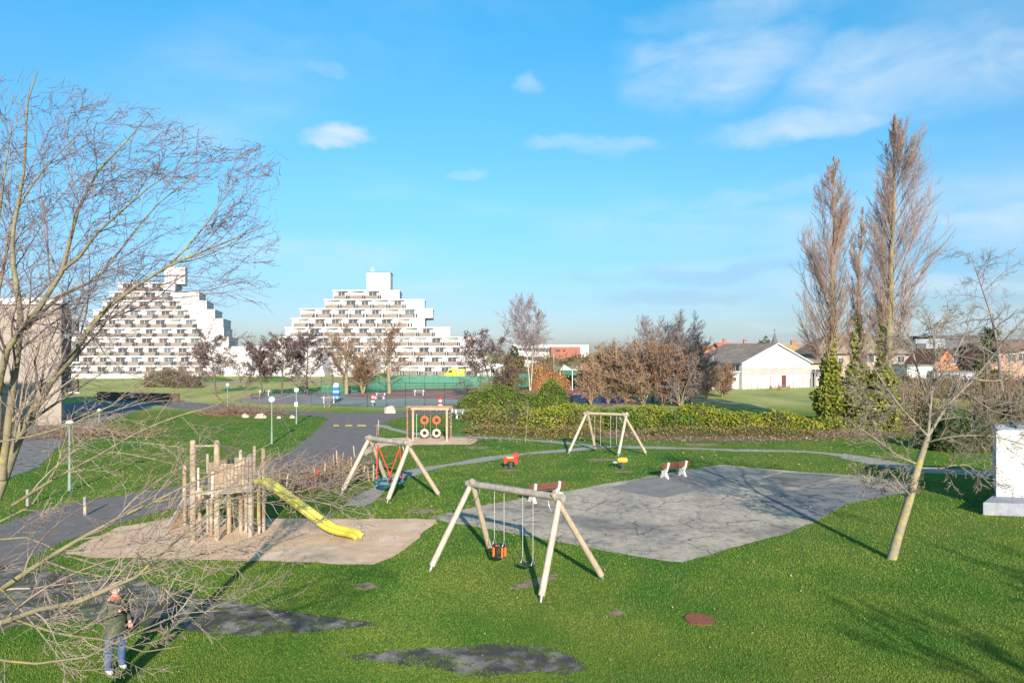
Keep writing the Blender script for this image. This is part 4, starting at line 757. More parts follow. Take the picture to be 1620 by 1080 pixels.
def swing_frame(name, label, fl, al, fr, ar, group=None, leg=.075, beam=.085, greybeam=True, spike=True):
    """fl/fr: two ground feet of the left/right A-frame; al/ar: where they meet the beam"""
    base = (sum((Vector(p) for p in fl+fr), Vector())/4); base.z = 0
    t = T(name, label, 'swing set', base, group)
    d = (ar-al).normalized()
    mb = MB(); mb.tube([al-d*.22+Vector((0, 0, .05)), al.lerp(ar, .3)+Vector((0, 0, .055)), al.lerp(ar, .7)+Vector((0, 0, .055)), ar+d*.22+Vector((0, 0, .05))], [beam*1.02, beam, beam, beam*.97], 14); mb.build('beam', TIMBERG if greybeam else TIMBERY, t, bevel=.008)
    for (ft, ap, sgn) in ((fl, al, -1), (fr, ar, 1)):
        for i, f in enumerate(ft):
            f = Vector(f); dr = (ap-f).normalized(); off = d*(0.085*sgn*(1 if i == 0 else -.6)); top = ap+off+dr*.20; st = f+dr*.16
            mb = MB(); mb.tube([st, st.lerp(top, .5), top], [leg*1.06, leg, leg*.94], 12); o = mb.build('leg', TIMBER if i == 0 else TIMBERY, t, bevel=.008)
            mb = MB(); mb.tube([f-Vector((0, 0, .05)), f+dr*.17], [.03, .055], 8); mb.build('foot', STEEL, o)
        # bent steel tube bracing under the beam
        q = ap - d*sgn*.30; mb = MB(); dn = Vector((0, 0, -1)); mid = (Vector(ft[0])+Vector(ft[1]))/2; pts = []
        for k in range(9):
            a = k/8*math.pi/2; pts.append(ap-d*sgn*(.34*math.sin(a)*1.05)+dn*(.42*math.cos(a))+dn*.03)
        mb.tube(pts, .014, 6); mb.build('bracket', STEEL, t)
    return t
def hang(t, p_top, p_bot, name='chain', r=.009, mat=None):
    mb = MB(); n = max(2, int((p_top-p_bot).length/.05)); mb.tube([p_top, p_bot], r, 5)
    d = (p_bot-p_top)
    if r < .012 and t is not None:
        for k in range(0, n): mb.ball(p_top+d*(k+.5)/n, r*1.7, 5, 4)
    return mb.build(name, mat or CHAIN, t)
# -- near swing: toddler cradle and flat seat
FL = [G(679, 903), G(776, 872)]; FR = [G(855, 952), G(955, 916)]; AL = P(747, 768, 21.3); AR = P(882, 789, 18.75)
near = swing_frame('swing_set', 'nearest wooden swing set, standing half before the concrete pad', FL, AL, FR, AR, leg=.088, beam=.105)
def on_beam(a, b, f): return a.lerp(b, f)
dB = (AR-AL).normalized(); dN = Vector((-dB.y, dB.x, 0)).normalized()
# cradle seat
c0 = on_beam(AL, AR, .345); cz = 0.60; cc = Vector((c0.x, c0.y, 0))
t = T('toddler_swing', 'orange and black cradle swing seat on chains under the nearest swing set', 'swing', (cc.x, cc.y, cz-.2))
mb = MB(); rx, ry = .21, .17
ring = lambda z, s=1.0: [cc+dB*(rx*s*math.cos(a))+dN*(ry*s*math.sin(a))+Vector((0, 0, z)) for a in [2*math.pi*k/20 for k in range(21)]]
mb.tube(ring(cz+.12), .028, 8, cap=False); mb.build('top_ring', BLACKR, t)
mb = MB(); mb.ball(cc+Vector((0, 0, cz-.19)), 1, 16, 8, (rx*.95, ry*.95, .055)); mb.tube(ring(cz-.19, .98), .022, 8, cap=False); mb.build('seat_pan', BLACKR, t)
for k in range(8):
    a = 2*math.pi*(k+.5)/8; p = cc+dB*(rx*.98*math.cos(a))+dN*(ry*.98*math.sin(a)); mb = MB(); mb.tube([p+Vector((0, 0, cz-.18)), p+Vector((0, 0, cz+.10))], .037, 8); mb.build('side_bar', ORANGE if k % 4 != 2 else BLACKR, t)
for s in (-1, 1):
    p = cc+dB*(rx*s)+Vector((0, 0, cz+.14)); top = c0+dB*(rx*s)
    for q in (-.06, .06): pass
    hang(t, top, p+Vector((0, 0, .16))); mb = MB(); mb.tube([p-dN*.07, p+Vector((0, 0, .16)), p+dN*.07], .012, 6); mb.build('shackle', STEEL, t)
# flat seat
c1 = on_beam(AL, AR, .68); cc = Vector((c1.x, c1.y, 0)); cz = .42
t = T('flat_swing', 'black rubber flat swing seat on chains beside the orange cradle seat', 'swing', (cc.x, cc.y, cz))
mb = MB(); n = 8; L0 = .24; W = .09
vs = []
for i in range(n+1):
    u = -1+2*i/n; z = cz+.035*u*u
    for (v, dz) in ((-W, 0), (W, 0), (W, -.035), (-W, -.035)): vs.append(cc+dB*(u*L0)+dN*v+Vector((0, 0, z+dz)))
fs = [(i*4+k, i*4+(k+1) % 4, i*4+4+(k+1) % 4, i*4+4+k) for i in range(n) for k in range(4)]+[(3, 2, 1, 0), (n*4, n*4+1, n*4+2, n*4+3)]
mb.add(vs, fs); mb.build('seat', BLACKR, t, bevel=.01)
for s in (-1, 1):
    p = cc+dB*(L0*.86*s)+Vector((0, 0, cz+.03)); hang(t, c1+dB*(L0*.86*s), p+Vector((0, 0, .15))); mb = MB(); mb.tube([p-dN*.075, p+Vector((0, 0, .16)), p+dN*.075], .011, 6); mb.build('shackle', STEEL, t)
# -- nest swing
FL = [G(540, 780), G(614, 767)]; FR = [G(612, 795), G(696, 785)]; AL = P(585, 695, 32.2); AR = P(645, 703, 30.2)
nf = swing_frame('swing_set', 'wooden swing frame with red ropes carrying the round nest seat', FL, AL, FR, AR, leg=.10, beam=.12)
dB = (AR-AL).normalized(); dN = Vector((-dB.y, dB.x, 0)).normalized()
cen = G(616, 766, .58); cen = Vector((cen.x, (AL.y+AR.y)/2+.15, .58)); cen.x = (616-810)/F*cen.y
t = T('nest_swing', 'round teal nest swing seat hung on four red ropes', 'swing', tuple(cen))
mb = MB(); mb.torus(cen, .60, .085, n=36, k=10); mb.build('ring', TEAL, t)
mb = MB()
for k in range(-5, 6):
    h = math.sqrt(.58**2-(k*.1)**2); mb.tube([cen+Vector((k*.1, -h, 0)), cen+Vector((k*.1, 0, -.08)), cen+Vector((k*.1, h, 0))], .014, 5); mb.tube([cen+Vector((-h, k*.1, 0)), cen+Vector((0, k*.1, -.08)), cen+Vector((h, k*.1, 0))], .014, 5)
mb.build('net', BLACKR, t)
for k in range(8):
    a = 2*math.pi*k/8+.2; p = cen+Vector((math.cos(a)*.6, math.sin(a)*.6, .03)); mb = MB(); mb.ball(p, .1, 8, 6, (1, 1, .9)); mb.build('wrapping', BLACKR, t)
for f, sg in ((.22, -1), (.80, 1)):
    top = on_beam(AL, AR, f)-Vector((0, 0, .10)); mb = MB(); mb.tube([on_beam(AL, AR, f), top-Vector((0, 0, .12))], .02, 6); mb.build('hanger', STEEL, t)
    for v in (-1, 1):
        e = cen+dB*(.42*sg)+dN*(.42*v)+Vector((0, 0, .05)); mb = MB(); mb.tube([top-Vector((0, 0, .1)), e], .027, 7); mb.build('rope', REDROPE, t)
# -- far double swing
FL = [G(899, 717), G(942, 712)]; FR = [G(978, 721.5), G(1023, 719)]; AL = P(929, 655, 44.4); AR = P(989, 657, 43.2)
swing_frame('swing_set', 'farthest wooden swing set with two seats, in front of the hedge', FL, AL, FR, AR, leg=.09, beam=.10, greybeam=False)
dB = (AR-AL).normalized(); dN = Vector((-dB.y, dB.x, 0)).normalized()
for f, lab in ((.28, 'left flat seat hanging under the farthest swing set'), (.70, 'right flat seat hanging under the farthest swing set')):
    c = on_beam(AL, AR, f); cz = .42; t = T('flat_swing', lab, 'swing', (c.x, c.y, cz), 'seats of the farthest swing')
    mb = MB(); m = Matrix((dB, dN, Vector((0, 0, 1)))).transposed(); mb.box((c.x, c.y, cz), (.5, .2, .05), mat=m); mb.build('seat', BLACKR, t, bevel=.01)
    for s in (-1, 1): hang(t, c+dB*.2*s, Vector((c.x, c.y, cz))+dB*.2*s, r=.013)

# -- play tower
t = T('play_tower', 'wooden play tower of upright posts with a plank-sided deck on the sand', 'play tower', tuple(G(355, 845)))
def post(px, yb, yt, r=.075, mat=TOWERW, D=None):
    b = G(px, yb); z = CH-(yt-HZ)*b.y/F; mb = MB(); mb.tube([(b.x, b.y, -.05), (b.x, b.y, z-.04), (b.x, b.y, z)], [r, r*.97, r*.7], 12); return mb.build('post', mat, t), b
P1 = post(292, 832, 736)[1]; P2_ = post(305, 856, 696, .10)[1]; P3 = post(343, 855, 696, .10)[1]; P4 = post(396, 849, 718, .08, TOWERG)[1]; P5 = post(416.5, 841, 709, .075)[1]
post(334, 846, 770, .06); post(389, 843, 772, .06); post(410, 845, 745, .05); post(372, 834, 770, .06)
P6 = post(362, 843, 768, .09)[1]; P7 = post(381, 840, 769, .075)[1]; P8 = post(328.5, 843, 717, .05, TOWERG)[1]; P9 = post(380.5, 829, 711, .065)[1]; PA = post(402.5, 826, 705, .06)[1]; PB = post(316, 836, 770, .07)[1]; PC = post(367, 828, 768, .06)[1]; PD = post(404, 840, 772, .07)[1]
ZD = 1.80
mb = MB(); deck = [(P3.x-.04, P3.y-.04), (P4.x, P4.y-.02), (P5.x, P5.y+.05), (PA.x, PA.y), (P9.x, P9.y), (P8.x, P8.y)]; mb.prism(deck, ZD-.09, ZD); mb.build('deck', TOWERG, t)
def beam(p, q, z, h=.16, w=.06, mat=TOWERG, name='deck_beam'):
    mb = MB(); mb.bar((p.x, p.y, z), (q.x, q.y, z), w, h); mb.build(name, mat, t, bevel=.008)
v = lambda p, q, f: p.lerp(q, f)
beam(P3+Vector((0, -.10, 0)), P4+Vector((0, -.10, 0)), ZD-.10, .18); beam(P2_, P3, ZD-.13, .13); beam(P8, P3, ZD-.10, .12); beam(P9, PA, ZD-.1)
def planks(p, q, z0, z1, w=.13, gap=.025, nudge=Vector((0, 0, 0)), mat=TOWERW, tilt=0, seed=0):
    rg = random.Random(seed); ln = (q-p).length; n = max(1, int(ln/(w+gap))); d = (q-p).normalized(); mb = MB()
    for k in range(n):
        c = p+d*((k+.5)*ln/n)+nudge; h = z1-z0+rg.uniform(-.03, .02); mb.box((c.x, c.y, z0+h/2+tilt*k), (w, .028, h), rz=math.atan2(d.y, d.x))
    return mb.build('side_planks', mat, t, bevel=.006)
planks(P3+Vector((.1, -.07, 0)), P4+Vector((-.07, -.07, 0)), ZD+.03, ZD+.83, seed=1)
planks(P9, PA, ZD+.03, ZD+.70, seed=2); planks(P8+Vector((.05, 0, 0)), P9, ZD+.03, ZD+.75, seed=3)
planks(P8, v(P8, P3, .8), ZD+.03, ZD+.80, seed=4)
planks(v(P3, P4, .02)+Vector((0, -.12, 0)), v(P3, P4, .98)+Vector((0, -.12, 0)), ZD-.02, ZD+.86, w=.10, gap=.012, seed=6)
beam(v(P3, P4, .05)+Vector((0, -.04, 0)), v(P3, P4, .95)+Vector((0, -.04, 0)), ZD+.72, .06, .03, name='rail'); beam(v(P3, P4, .05)+Vector((0, -.04, 0)), v(P3, P4, .95)+Vector((0, -.04, 0)), ZD+.15, .06, .03, name='rail')
# white posts beside the entrance, crossbar and a hanging rope
mb = MB(); mb.box((P2_.x+.17, P2_.y+.05, ZD+.25), (.06, .04, .95)); mb.build('white_board', M('board_white', (.75, .72, .6), (.65, .6, .48), .7, 4), t, bevel=.006)
mb = MB(); mb.box((P3.x-.17, P3.y+.05, ZD+.10), (.08, .04, .95)); mb.build('white_board', MATS['board_white'], t, bevel=.006)
mb = MB(); mb.bar((P2_.x, P2_.y, 3.28), (P3.x, P3.y, 3.28), .05, .05); mb.build('crossbar', TOWERG, t)
for a, b_, z0, z1 in ((v(PC, P9, .1), PD, .25, 1.62), (v(PB, P8, .2), v(PB, P8, 1), 1.28, 1.66)):
    mb = MB(); d = b_-a; mb.box(((a.x+b_.x)/2, (a.y+b_.y)/2, (z0+z1)/2), (d.length, .025, z1-z0), rz=math.atan2(d.y, d.x)); mb.build('yellow_panel', YPANEL, t, bevel=.005)
a, b_ = v(PD, P5, .15), v(PD, P5, .9); mb = MB(); d = b_-a; mb.box(((a.x+b_.x)/2, (a.y+b_.y)/2, .95), (d.length+.1, .025, 1.4), rz=math.atan2(d.y, d.x)); mb.build('yellow_panel', YPANEL, t, bevel=.005)
a = v(PC, PD, .15); mb = MB(); mb.box((a.x, a.y-.12, .95), (.12, .03, 1.3)); mb.build('yellow_panel', M('panel_bright', (.8, .78, .1), (.7, .68, .08), .4, 3), t, bevel=.005)
# lower landing and sloping ramp at the left
lz = 1.05; mb = MB(); mb.prism([(P1.x, P1.y), (P2_.x, P2_.y+.15), (PB.x+.1, PB.y), (PB.x-.2, PB.y+.5), (P1.x+.1, P1.y+.4)], lz-.08, lz); mb.build('landing', TOWERG, t)
r0 = (G(288, 833)+Vector((0, 0, lz))); r1 = G(262, 842)
r0 = Vector((P1.x+.02, P1.y+.05, lz)); mb = MB()
dd = (r1-r0).normalized(); sd = Vector((0.25, .97, 0)).normalized()
for k in (0, 1):
    o = sd*(.72*k); mb.bar(r0+o, r1+o, .06, .2)
mb.build('ramp_side', TOWERG, t, bevel=.008)
mb = MB()
for k in range(9):
    c = r0.lerp(r1, (k+.5)/9)+sd*.36; m = Matrix((dd, sd, dd.cross(sd))).transposed(); mb.box(c-Vector((0, 0, .06)), (.14, .66, .03), mat=m)
mb.build('ramp_boards', M('ramp_orange_wood', (0.42, 0.24, 0.12), (0.30, 0.18, 0.10), .8, 4), t)
mb = MB(); mb.box((P1.x+.25, P1.y+.5, .95), (.5, .04, .6)); mb.build('ramp_panel', MATS['ramp_orange_wood'], t)
# slide
sp = [Vector((-9.22, 24.45, 1.86)), Vector((-8.92, 24.44, 1.86)), Vector((-8.6, 24.42, 1.70)), Vector((-7.82, 24.3, 1.18)), Vector((-6.95, 24.15, .60)), Vector((-6.5, 24.02, .34)), Vector((-6.15, 23.94, .22)), Vector((-5.75, 23.84, .17)), Vector((-5.45, 23.76, .12)), Vector((-5.33, 23.73, .02))]
c, _ = catmull(sp, [1]*len(sp), .12); mb = MB(); prof = [(-.33, .16), (-.29, .17), (-.25, .14), (-.23, .02), (-.18, -.015), (0, -.02), (.18, -.015), (.23, .02), (.25, .14), (.29, .17), (.33, .16), (.30, .0), (.25, -.06), (-.25, -.06), (-.30, .0)]
vs = []; K = len(prof)
for i, p in enumerate(c):
    tg = Vector(c[min(i+1, len(c)-1)]-c[max(i-1, 0)]).normalized(); s = Vector((0, 0, 1)).cross(tg).normalized(); u = tg.cross(s)
    for (a, b_) in prof: vs.append(Vector(p)+s*a*.80+u*b_*.9)
mb.add(vs, [(i*K+k, i*K+(k+1) % K, (i+1)*K+(k+1) % K, (i+1)*K+k) for i in range(len(c)-1) for k in range(K)], True)
mb.add(vs[:K], [tuple(range(K))]); mb.add(vs[-K:], [tuple(range(K))[::-1]])
o = mb.build('slide', YELLOW, t, label='long yellow slide running down to the right')
mb = MB(); mb.tube([Vector((-6.3, 24.0, -.05)), Vector((-6.3, 24.0, .24))], .03, 6); mb.build('slide_support', STEEL, o)

# -- tyre climbing frame
a0, a1, b0_, b1_ = G(645, 692), G(653.5, 697), G(713, 692), G(707, 697.5)
t = T('climbing_frame', 'brown timber climbing frame hung with four tyres on the small sand strip', 'climbing frame', tuple((a0+b1_)/2))
ZT = 2.30
for p in (a0, a1, b0_, b1_):
    mb = MB(); mb.box((p.x, p.y, ZT/2), (.15, .15, ZT+.1)); mb.build('post', TIMBERB if p in (a0, b0_) else TIMBERY, t, bevel=.015)
for p, q in ((a0, b0_), (a1, b1_)):
    mb = MB(); mb.bar((p.x-.15, p.y, ZT+.05), (q.x+.15, q.y, ZT+.05), .14, .16); mb.build('beam', TIMBERB if p is a0 else TIMBERY, t, bevel=.012)
for p, q in ((a0, a1), (b0_, b1_)):
    mb = MB()
    for k in range(8): mb.bar((p.x, p.y, .25+k*.26), (q.x, q.y, .25+k*.26), .05, .05)
    d = (q-p)
    for k in range(7): mb.tube([Vector((p.x, p.y, .2+k*.28)), Vector((q.x, q.y, .48+k*.28))], .02, 5); mb.tube([Vector((p.x, p.y, .48+k*.28)), Vector((q.x, q.y, .2+k*.28))], .02, 5)
    mb.build('climbing_net', TIMBERB, t)
rows = M('tyre_red', (0.78, 0.13, 0.08), (0.62, 0.10, 0.07), .7, 6); rowp = M('tyre_faded_pink', (0.72, 0.50, 0.46), (0.58, 0.34, 0.30), .8, 5)
ym = (a0.y+a1.y)/2; RX = Matrix.Rotation(R(90), 3, 'X')
for px in (671.6, 690.6):
    for yy, m_, lb in ((664.5, rows, 'red'), (684.8, rowp, 'pink')):
        c = P(px, yy, ym); mb = MB(); mb.torus(c, .235, .095, RX, 26, 10); mb.build('tyre', m_, t, label='faded pink tyre' if lb == 'pink' else 'red tyre')
    c = P(px, 664.5, ym)
    for z0, z1 in ((ZT, c.z+.30), (c.z-.30, P(px, 684.8, ym).z+.30), (P(px, 684.8, ym).z-.3, .05)): hang(t, Vector((c.x, ym, z0)), Vector((c.x, ym, z1)), 'rope', .013, TIMBERY)
c = P(681, 664, ym); hang(t, Vector((c.x, ym, ZT)), Vector((c.x, ym, .0)), 'rope', .014, TIMBERY)
mb = MB(); c = P(659, 664, ym); mb.tube([(c.x, ym, 0), (c.x, ym, 2.05)], .03, 8); mb.build('pole', M('pale_green_paint', (.25, .5, .36), (.2, .42, .3), .5, 5), t)

# -- spring riders
def spring(mb, c, z0, z1, r=.1):
    n = 60; mb.tube([Vector((c.x+r*math.cos(k*.62), c.y+r*math.sin(k*.62), z0+(z1-z0)*k/n)) for k in range(n+1)], .022, 6)
c = G(808, 741); t = T('spring_rider', 'red spring rider shaped like an animal with an amber saddle', 'spring rider', tuple(c))
mb = MB(); spring(mb, c, 0, .36); mb.build('spring', M('spring_steel', (.10, .10, .11), (.16, .16, .17), .5, 10, metal=.4), t)
prof = [(-.36, .30), (-.26, .28), (-.22, .42), (-.1, .46), (.12, .46), (.22, .40), (.26, .27), (.38, .30), (.42, .44), (.34, .52), (.38, .62), (.46, .66), (.46, .78), (.36, .86), (.24, .90), (.16, .80), (.18, .68), (.16, .60), (-.18, .58), (-.28, .66), (-.40, .58), (-.36, .48)]
for s in (-1, 1):
    mb = MB(); mb.extrude([(c.x+x, c.y+s*.13-.012, z) for x, z in prof], (0, .024, 0)); mb.build('side_panel', REDP, t, bevel=.006)
mb = MB(); mb.tube([(c.x-.27, c.y, .55), (c.x-.2, c.y, .56), (c.x+.13, c.y, .56), (c.x+.2, c.y, .55)], [.09, .125, .125, .09], 12); mb.build('saddle', AMBER, t)
mb = MB(); mb.tube([(c.x+.26, c.y-.28, .74), (c.x+.26, c.y+.28, .74)], .02, 6); mb.build('handle', STEEL, t)
c = G(985, 742); t = T('spring_rider', 'round-backed amber spring rider with green handle hoops by the far swing', 'spring rider', tuple(c))
mb = MB(); spring(mb, c, 0, .36); mb.build('spring', MATS['spring_steel'], t)
mb = MB(); mb.tube([(c.x-.29, c.y, .50), (c.x-.22, c.y, .51), (c.x+.2, c.y, .51), (c.x+.27, c.y, .50)], [.08, .15, .15, .08], 14); mb.build('saddle', AMBER, t)
for x in (-.22, .30):
    mb = MB(); mb.torus((c.x+x, c.y, .66 if x < 0 else .56), .17, .02, Matrix.Rotation(R(90), 3, 'X') @ Matrix.Rotation(R(20), 3, 'Y'), 18, 6); mb.build('handle_hoop', M('hoop_green', (.04, .22, .10), (.03, .16, .07), .5, 5), t)
mb = MB(); mb.box((c.x-.42, c.y, .40), (.2, .16, .05)); mb.build('footrest', WHITEC, t)

# -- benches: white concrete cross-shaped ends, dark red slats
def bench(slat=SLAT, sz=1.0):
    t = T('park_bench', 'x', 'bench'); # local: seat faces +y, length along x
    arms = [(-.33, 0), (-.16, 0), (-.02, .13), (.12, 0), (.30, 0), (.16, .20), (.16, .34), (.34, .38), (.34, .44), (-.02, .43), (-.16, .56), (-.26, .86), (-.36, .84), (-.28, .52), (-.16, .30), (-.20, .22)]
    for x in (-.62, .62):
        mb = MB(); mb.extrude([(x-.055, y, z) for y, z in arms], (.11, 0, 0)); mb.build('end_support', WHITEC, t, bevel=.012)
    for k in range(3): mb = MB(); mb.box((0, .28-k*.14, .455), (1.9, .115, .035)); mb.build('seat_slat', slat, t, bevel=.006)
    for k in range(2):
        m = Matrix.Rotation(R(-18), 3, 'X'); mb = MB(); mb.box((0, -.235-.045*k, .62+k*.155), (1.9, .035, .125), mat=Matrix.Rotation(R(17), 3, 'X')); mb.build('back_slat', slat, t, bevel=.006)
    return t
b1 = bench(); p, q = G(1052, 757), G(1078, 752); mid = (p+q)/2; ang = R(30)
b1.location = (mid.x, mid.y, 0.0); b1.rotation_euler = (0, 0, ang); b1['label'] = 'white-legged bench with dark red slats on the far edge of the concrete pad'; b1['group'] = 'benches in the park'
m2 = G(858, 789); dup(b1, (1.40, 29.9, 0), R(30), 'white-legged bench half hidden behind the near swing beam')
bg_ = bench(SLATG); p = G(722, 660); bg_.location = (p.x, p.y, 0); bg_.rotation_euler = (0, 0, R(155)); bg_['label'] = 'leftmost of the three jumbled benches at the end of the hedge'; bg_['group'] = 'benches in the park'
p = G(732, 661.5); b_ = dup(bg_, (p.x, p.y, 0), R(200), 'middle one of the three jumbled benches at the end of the hedge')
p = G(741, 663); b_ = dup(bg_, (p.x, p.y, 0), R(170), 'rightmost of the three jumbled benches at the end of the hedge')
for px, py, rz, lab in [(663, 625.5, 180, 'bench with white legs alone in the middle of the sports court'), (897, 613.5, 175, 'bench with white legs at the far right of the red court'), (418, 626, 190, 'bench at the left edge of the grey court'), (520, 637.5, 200, 'bench just left of the blue striped post'), (601, 631, 160, 'bench right behind the red and white post'), (477, 619, 180, 'bench by the far left corner of the court fence')]:
    p = G(px, py); dup(bg_, (p.x, p.y, 0), R(rz), lab, group='benches in the park')
# -- red and white posts, blue striped post
RW_R = M('bollard_red', (.75, .03, .03), (.6, .03, .03), .4, 5)
def bollard(px, py, lab, h=1.15):
    c = G(px, py); t = T('marker_post', lab, 'marker post', tuple(c), 'red and white marker posts')
    mb = MB(); mb.cyl((c.x, c.y, 0), (c.x, c.y, .55), .06, n=8); mb.build('stem', STEEL, t)
    for k, m_ in enumerate((WHITEC, RW_R, WHITEC, RW_R)):
        mb = MB(); mb.tube([(c.x, c.y, .5+k*.26), (c.x, c.y, .55+k*.26), (c.x, c.y, .72+k*.26), (c.x, c.y, .757+k*.26)], [.2, .25-.03*k, .25-.03*k, .18], 12); mb.build('band', m_, t)
bollard(590, 643, 'red and white banded post standing before the court bench'); bollard(696.5, 650, 'red and white banded post right of the court, above the climbing frame')
c = G(532, 635); t = T('striped_post', 'blue and pale blue block-striped post on the sports court', 'marker post', tuple(c))
for k, cc_ in enumerate([(.02, .03, .08), (.25, .5, .62), (.03, .12, .36), (.25, .5, .62), (.04, .15, .42), (.35, .6, .68)]):
    mb = MB(); mb.box((c.x, c.y, .2+k*.37), (.9-.04*k, .5, .35)); mb.build('block', M('post_blue%d' % k, cc_, tuple(x*.8 for x in cc_), .5, 3), t, bevel=.03)
mb = MB(); mb.box((c.x, c.y, 2.32), (.6, .06, .25)); mb.build('panel', M('post_cream', (.5, .5, .4), (.4, .42, .35)), t)
# -- street lamps with white globes on green poles
def lamp(px, py, ptop, lab, r=.21, sign=False, shade=False):
    c = G(px, py); z = CH-(ptop-HZ)*c.y/F; t = T('street_lamp', lab, 'street lamp', tuple(c), 'globe lamps of the park')
    mb = MB(); mb.tube([(c.x, c.y, 0), (c.x, c.y, .8), (c.x, c.y, .85), (c.x, c.y, z-2*r)], [.075, .07, .05, .045], 10); mb.build('pole', M('lamp_green', (.20, .30, .24), (.15, .24, .19), .5, 6), t)
    mb = MB(); mb.ball((c.x, c.y, z-r), r, 18, 12); mb.build('globe', M('globe_white', (.85, .85, .85), (.8, .8, .8), .25, 3, spec=.5), t)
    mb = MB(); mb.tube([(c.x, c.y, z-2*r-.1), (c.x, c.y, z-2*r+.04)], [.05, .09], 10); mb.build('collar', MATS['lamp_green'], t)
    if sign: mb = MB(); mb.box((c.x, c.y-.08, z-1.5), (.28, .02, .4)); mb.build('sign', WHITEC, t)
    if shade: mb = MB(); mb.tube([(c.x, c.y, z-r-.03), (c.x, c.y, z-r+.03)], [r+.16, r+.05], 18); mb.build('shade_ring', M('shade_grey', (.25, .25, .27), (.2, .2, .22)), t)
lamp(430, 702, 627, 'nearest of the green-poled globe lamps on the lawn left of the road', .22); lamp(469, 671, 613, 'globe lamp with a small white sign on its pole, beside the road junction', .22, True); lamp(360, 642, 606, 'small distant globe lamp beyond the brushwood heap', .2)
lamp(110, 776, 664, 'globe lamp with a flat shade ring, behind the twigs at the left', .17, shade=True)
p = G(208, 645); lamp(208, 645, 624, 'lowest far globe lamp beside the dark low wall', .2); lamp(157, 668, 646, 'short white globe lamp hidden among the left twigs', .16)
# -- boulders, brush heap, stones
ROCK = M('boulder', (0.46, 0.36, 0.27), (0.33, 0.26, 0.20), .9, 2.5, .8, 8, c3=(.58, .52, .46), scale3=3, t3=(.5, .6))
def rock(px, py, w, h, seed, lab):
    rg = random.Random(seed); c = G(px, py); import bmesh
    bm = bmesh.new(); bmesh.ops.create_icosphere(bm, subdivisions=3, radius=1)
    from mathutils import noise
    for v_ in bm.verts:
        n = noise.noise(v_.co*1.3+Vector((seed, 0, 0)))*.35+noise.noise(v_.co*3+Vector((0, seed, 0)))*.13; q = v_.co*(1+n); q = Vector((q.x*w/2, q.y*w*.38, max(q.z, -.35)*h*.72+.2*h)); v_.co = q
    me = bpy.data.meshes.new('boulder'); bm.to_mesh(me); bm.free(); o = bpy.data.objects.new('boulder', me); me.materials.append(ROCK); link(o); o.location = c; tag(o, lab, 'boulder', 'boulders by the road')
rock(617, 653, 1.35, .85, 3, 'pale boulder at the grass corner above the road junction'); rock(412, 661, .95, .5, 5, 'small boulder at the right end of the brushwood heap'); rock(388, 660, .7, .4, 6, 'small boulder in the middle of the brushwood heap'); rock(462, 661, .5, .3, 8, 'smallest boulder, by the foot of the lamp with the sign'); rock(441, 661.5, .45, .26, 9, 'little stone between the brushwood heap and the signed lamp')
def sticks(name, label, cx, cy, wx, wy, n, seed, ln=1.2, hmax=.8, mat=None, lean=.6, kind='stuff', z0=0):
    rng = np.random.default_rng(seed); a = np.array(G(cx, cy)); ls = []
    for k in range(n):
        p = a+np.array([rng.normal(0, wx), rng.normal(0, wy), rng.uniform(0, hmax)*.5]); d = nrm(np.array([rng.normal(0, 1), rng.normal(0, .6), rng.normal(0, lean)])); L_ = ln*rng.uniform(.4, 1.3); q = [p+d*L_*s+rng.normal(0, .04, 3) for s in (0, .33, .66, 1)]
        for u in q: u[2] = max(u[2], .02)
        ls.append((np.array(q), np.array([.022, .018, .013, .007]), 0))
    V, Fc = tubes(ls, (4,)); o = npmesh(name, V, Fc, mat or TWIGB); tag(o, label, 'brushwood', kind=kind)
sticks('brushwood', 'heap of cut branches on the verge beside the upper road', 380, 656, 2.2, .8, 520, 301, 1.6, 1.0)
sticks('brushwood', 'tangle of cut branches at the far left below the apartment block', 135, 690, 2.6, 1.6, 420, 302, 1.6, 1.4, TWIGB)
# low stake-and-brush border along the road
sticks('brushwood', 'dead brush piled along the road edge beside the nest swing', 505, 758, 1.5, .8, 340, 303, .9, .7, M('twig_mauve', (.30, .22, .145), (.20, .15, .11), .9, 1))
sticks('brushwood', 'loose dead brush on the road edge near the slide top', 460, 772, 1.2, .7, 260, 304, .8, .5, M('twig_mauve', (.27, .2, .17)))
sticks('brushwood', 'thin dead brush at the far end of the stake border', 553, 742, .9, .8, 260, 305, .7, .5, M('twig_mauve', (.27, .2, .17)))
rg = random.Random(8)
stk = [(444, 768, 26), (452, 773, 24), (500, 772, 32), (513, 758, 26), (530, 745, 28), (534, 742, 30), (540, 739, 24), (561, 723, 18), (596, 692, 22), (599, 688, 24), (556, 748, 26), (591, 760, 26), (584, 762, 22), (575, 750, 14), (548, 752, 14), (607, 757, 12)]
for k, (px, py, hp) in enumerate(stk):
    c = G(px, py); h = hp*c.y/F; lx = rg.uniform(-.12, .12); mb = MB(); mb.tube([(c.x, c.y, -.05), (c.x+lx, c.y, h*.96), (c.x+lx, c.y, h)], [.045, .04, .015], 7)
    tag(mb.build('wooden_stake', TIMBERY if k % 2 else TIMBERB), 'wooden stake in the brush border between the road and the nest swing', 'stake', 'stakes of the brush border')
sh = G(505, 768)
mb = MB(); mb.ball((sh.x, sh.y-.1, .7), .085, 10, 8, (1, .4, 1.1)); tag(mb.build('red_rag', RW_R), 'small red rag caught on the brush border', 'rag')
# low posts row at lower-left footpath
for px, py, h in [(44, 800, .7), (135, 815, .75)]:
    c = G(px, py); mb = MB(); mb.box((c.x, c.y, h/2), (.11, .11, h)); tag(mb.build('short_post', TIMBERG, bevel=.015), 'short weathered post on the road edge behind the left twigs', 'post', 'short posts by the left road')
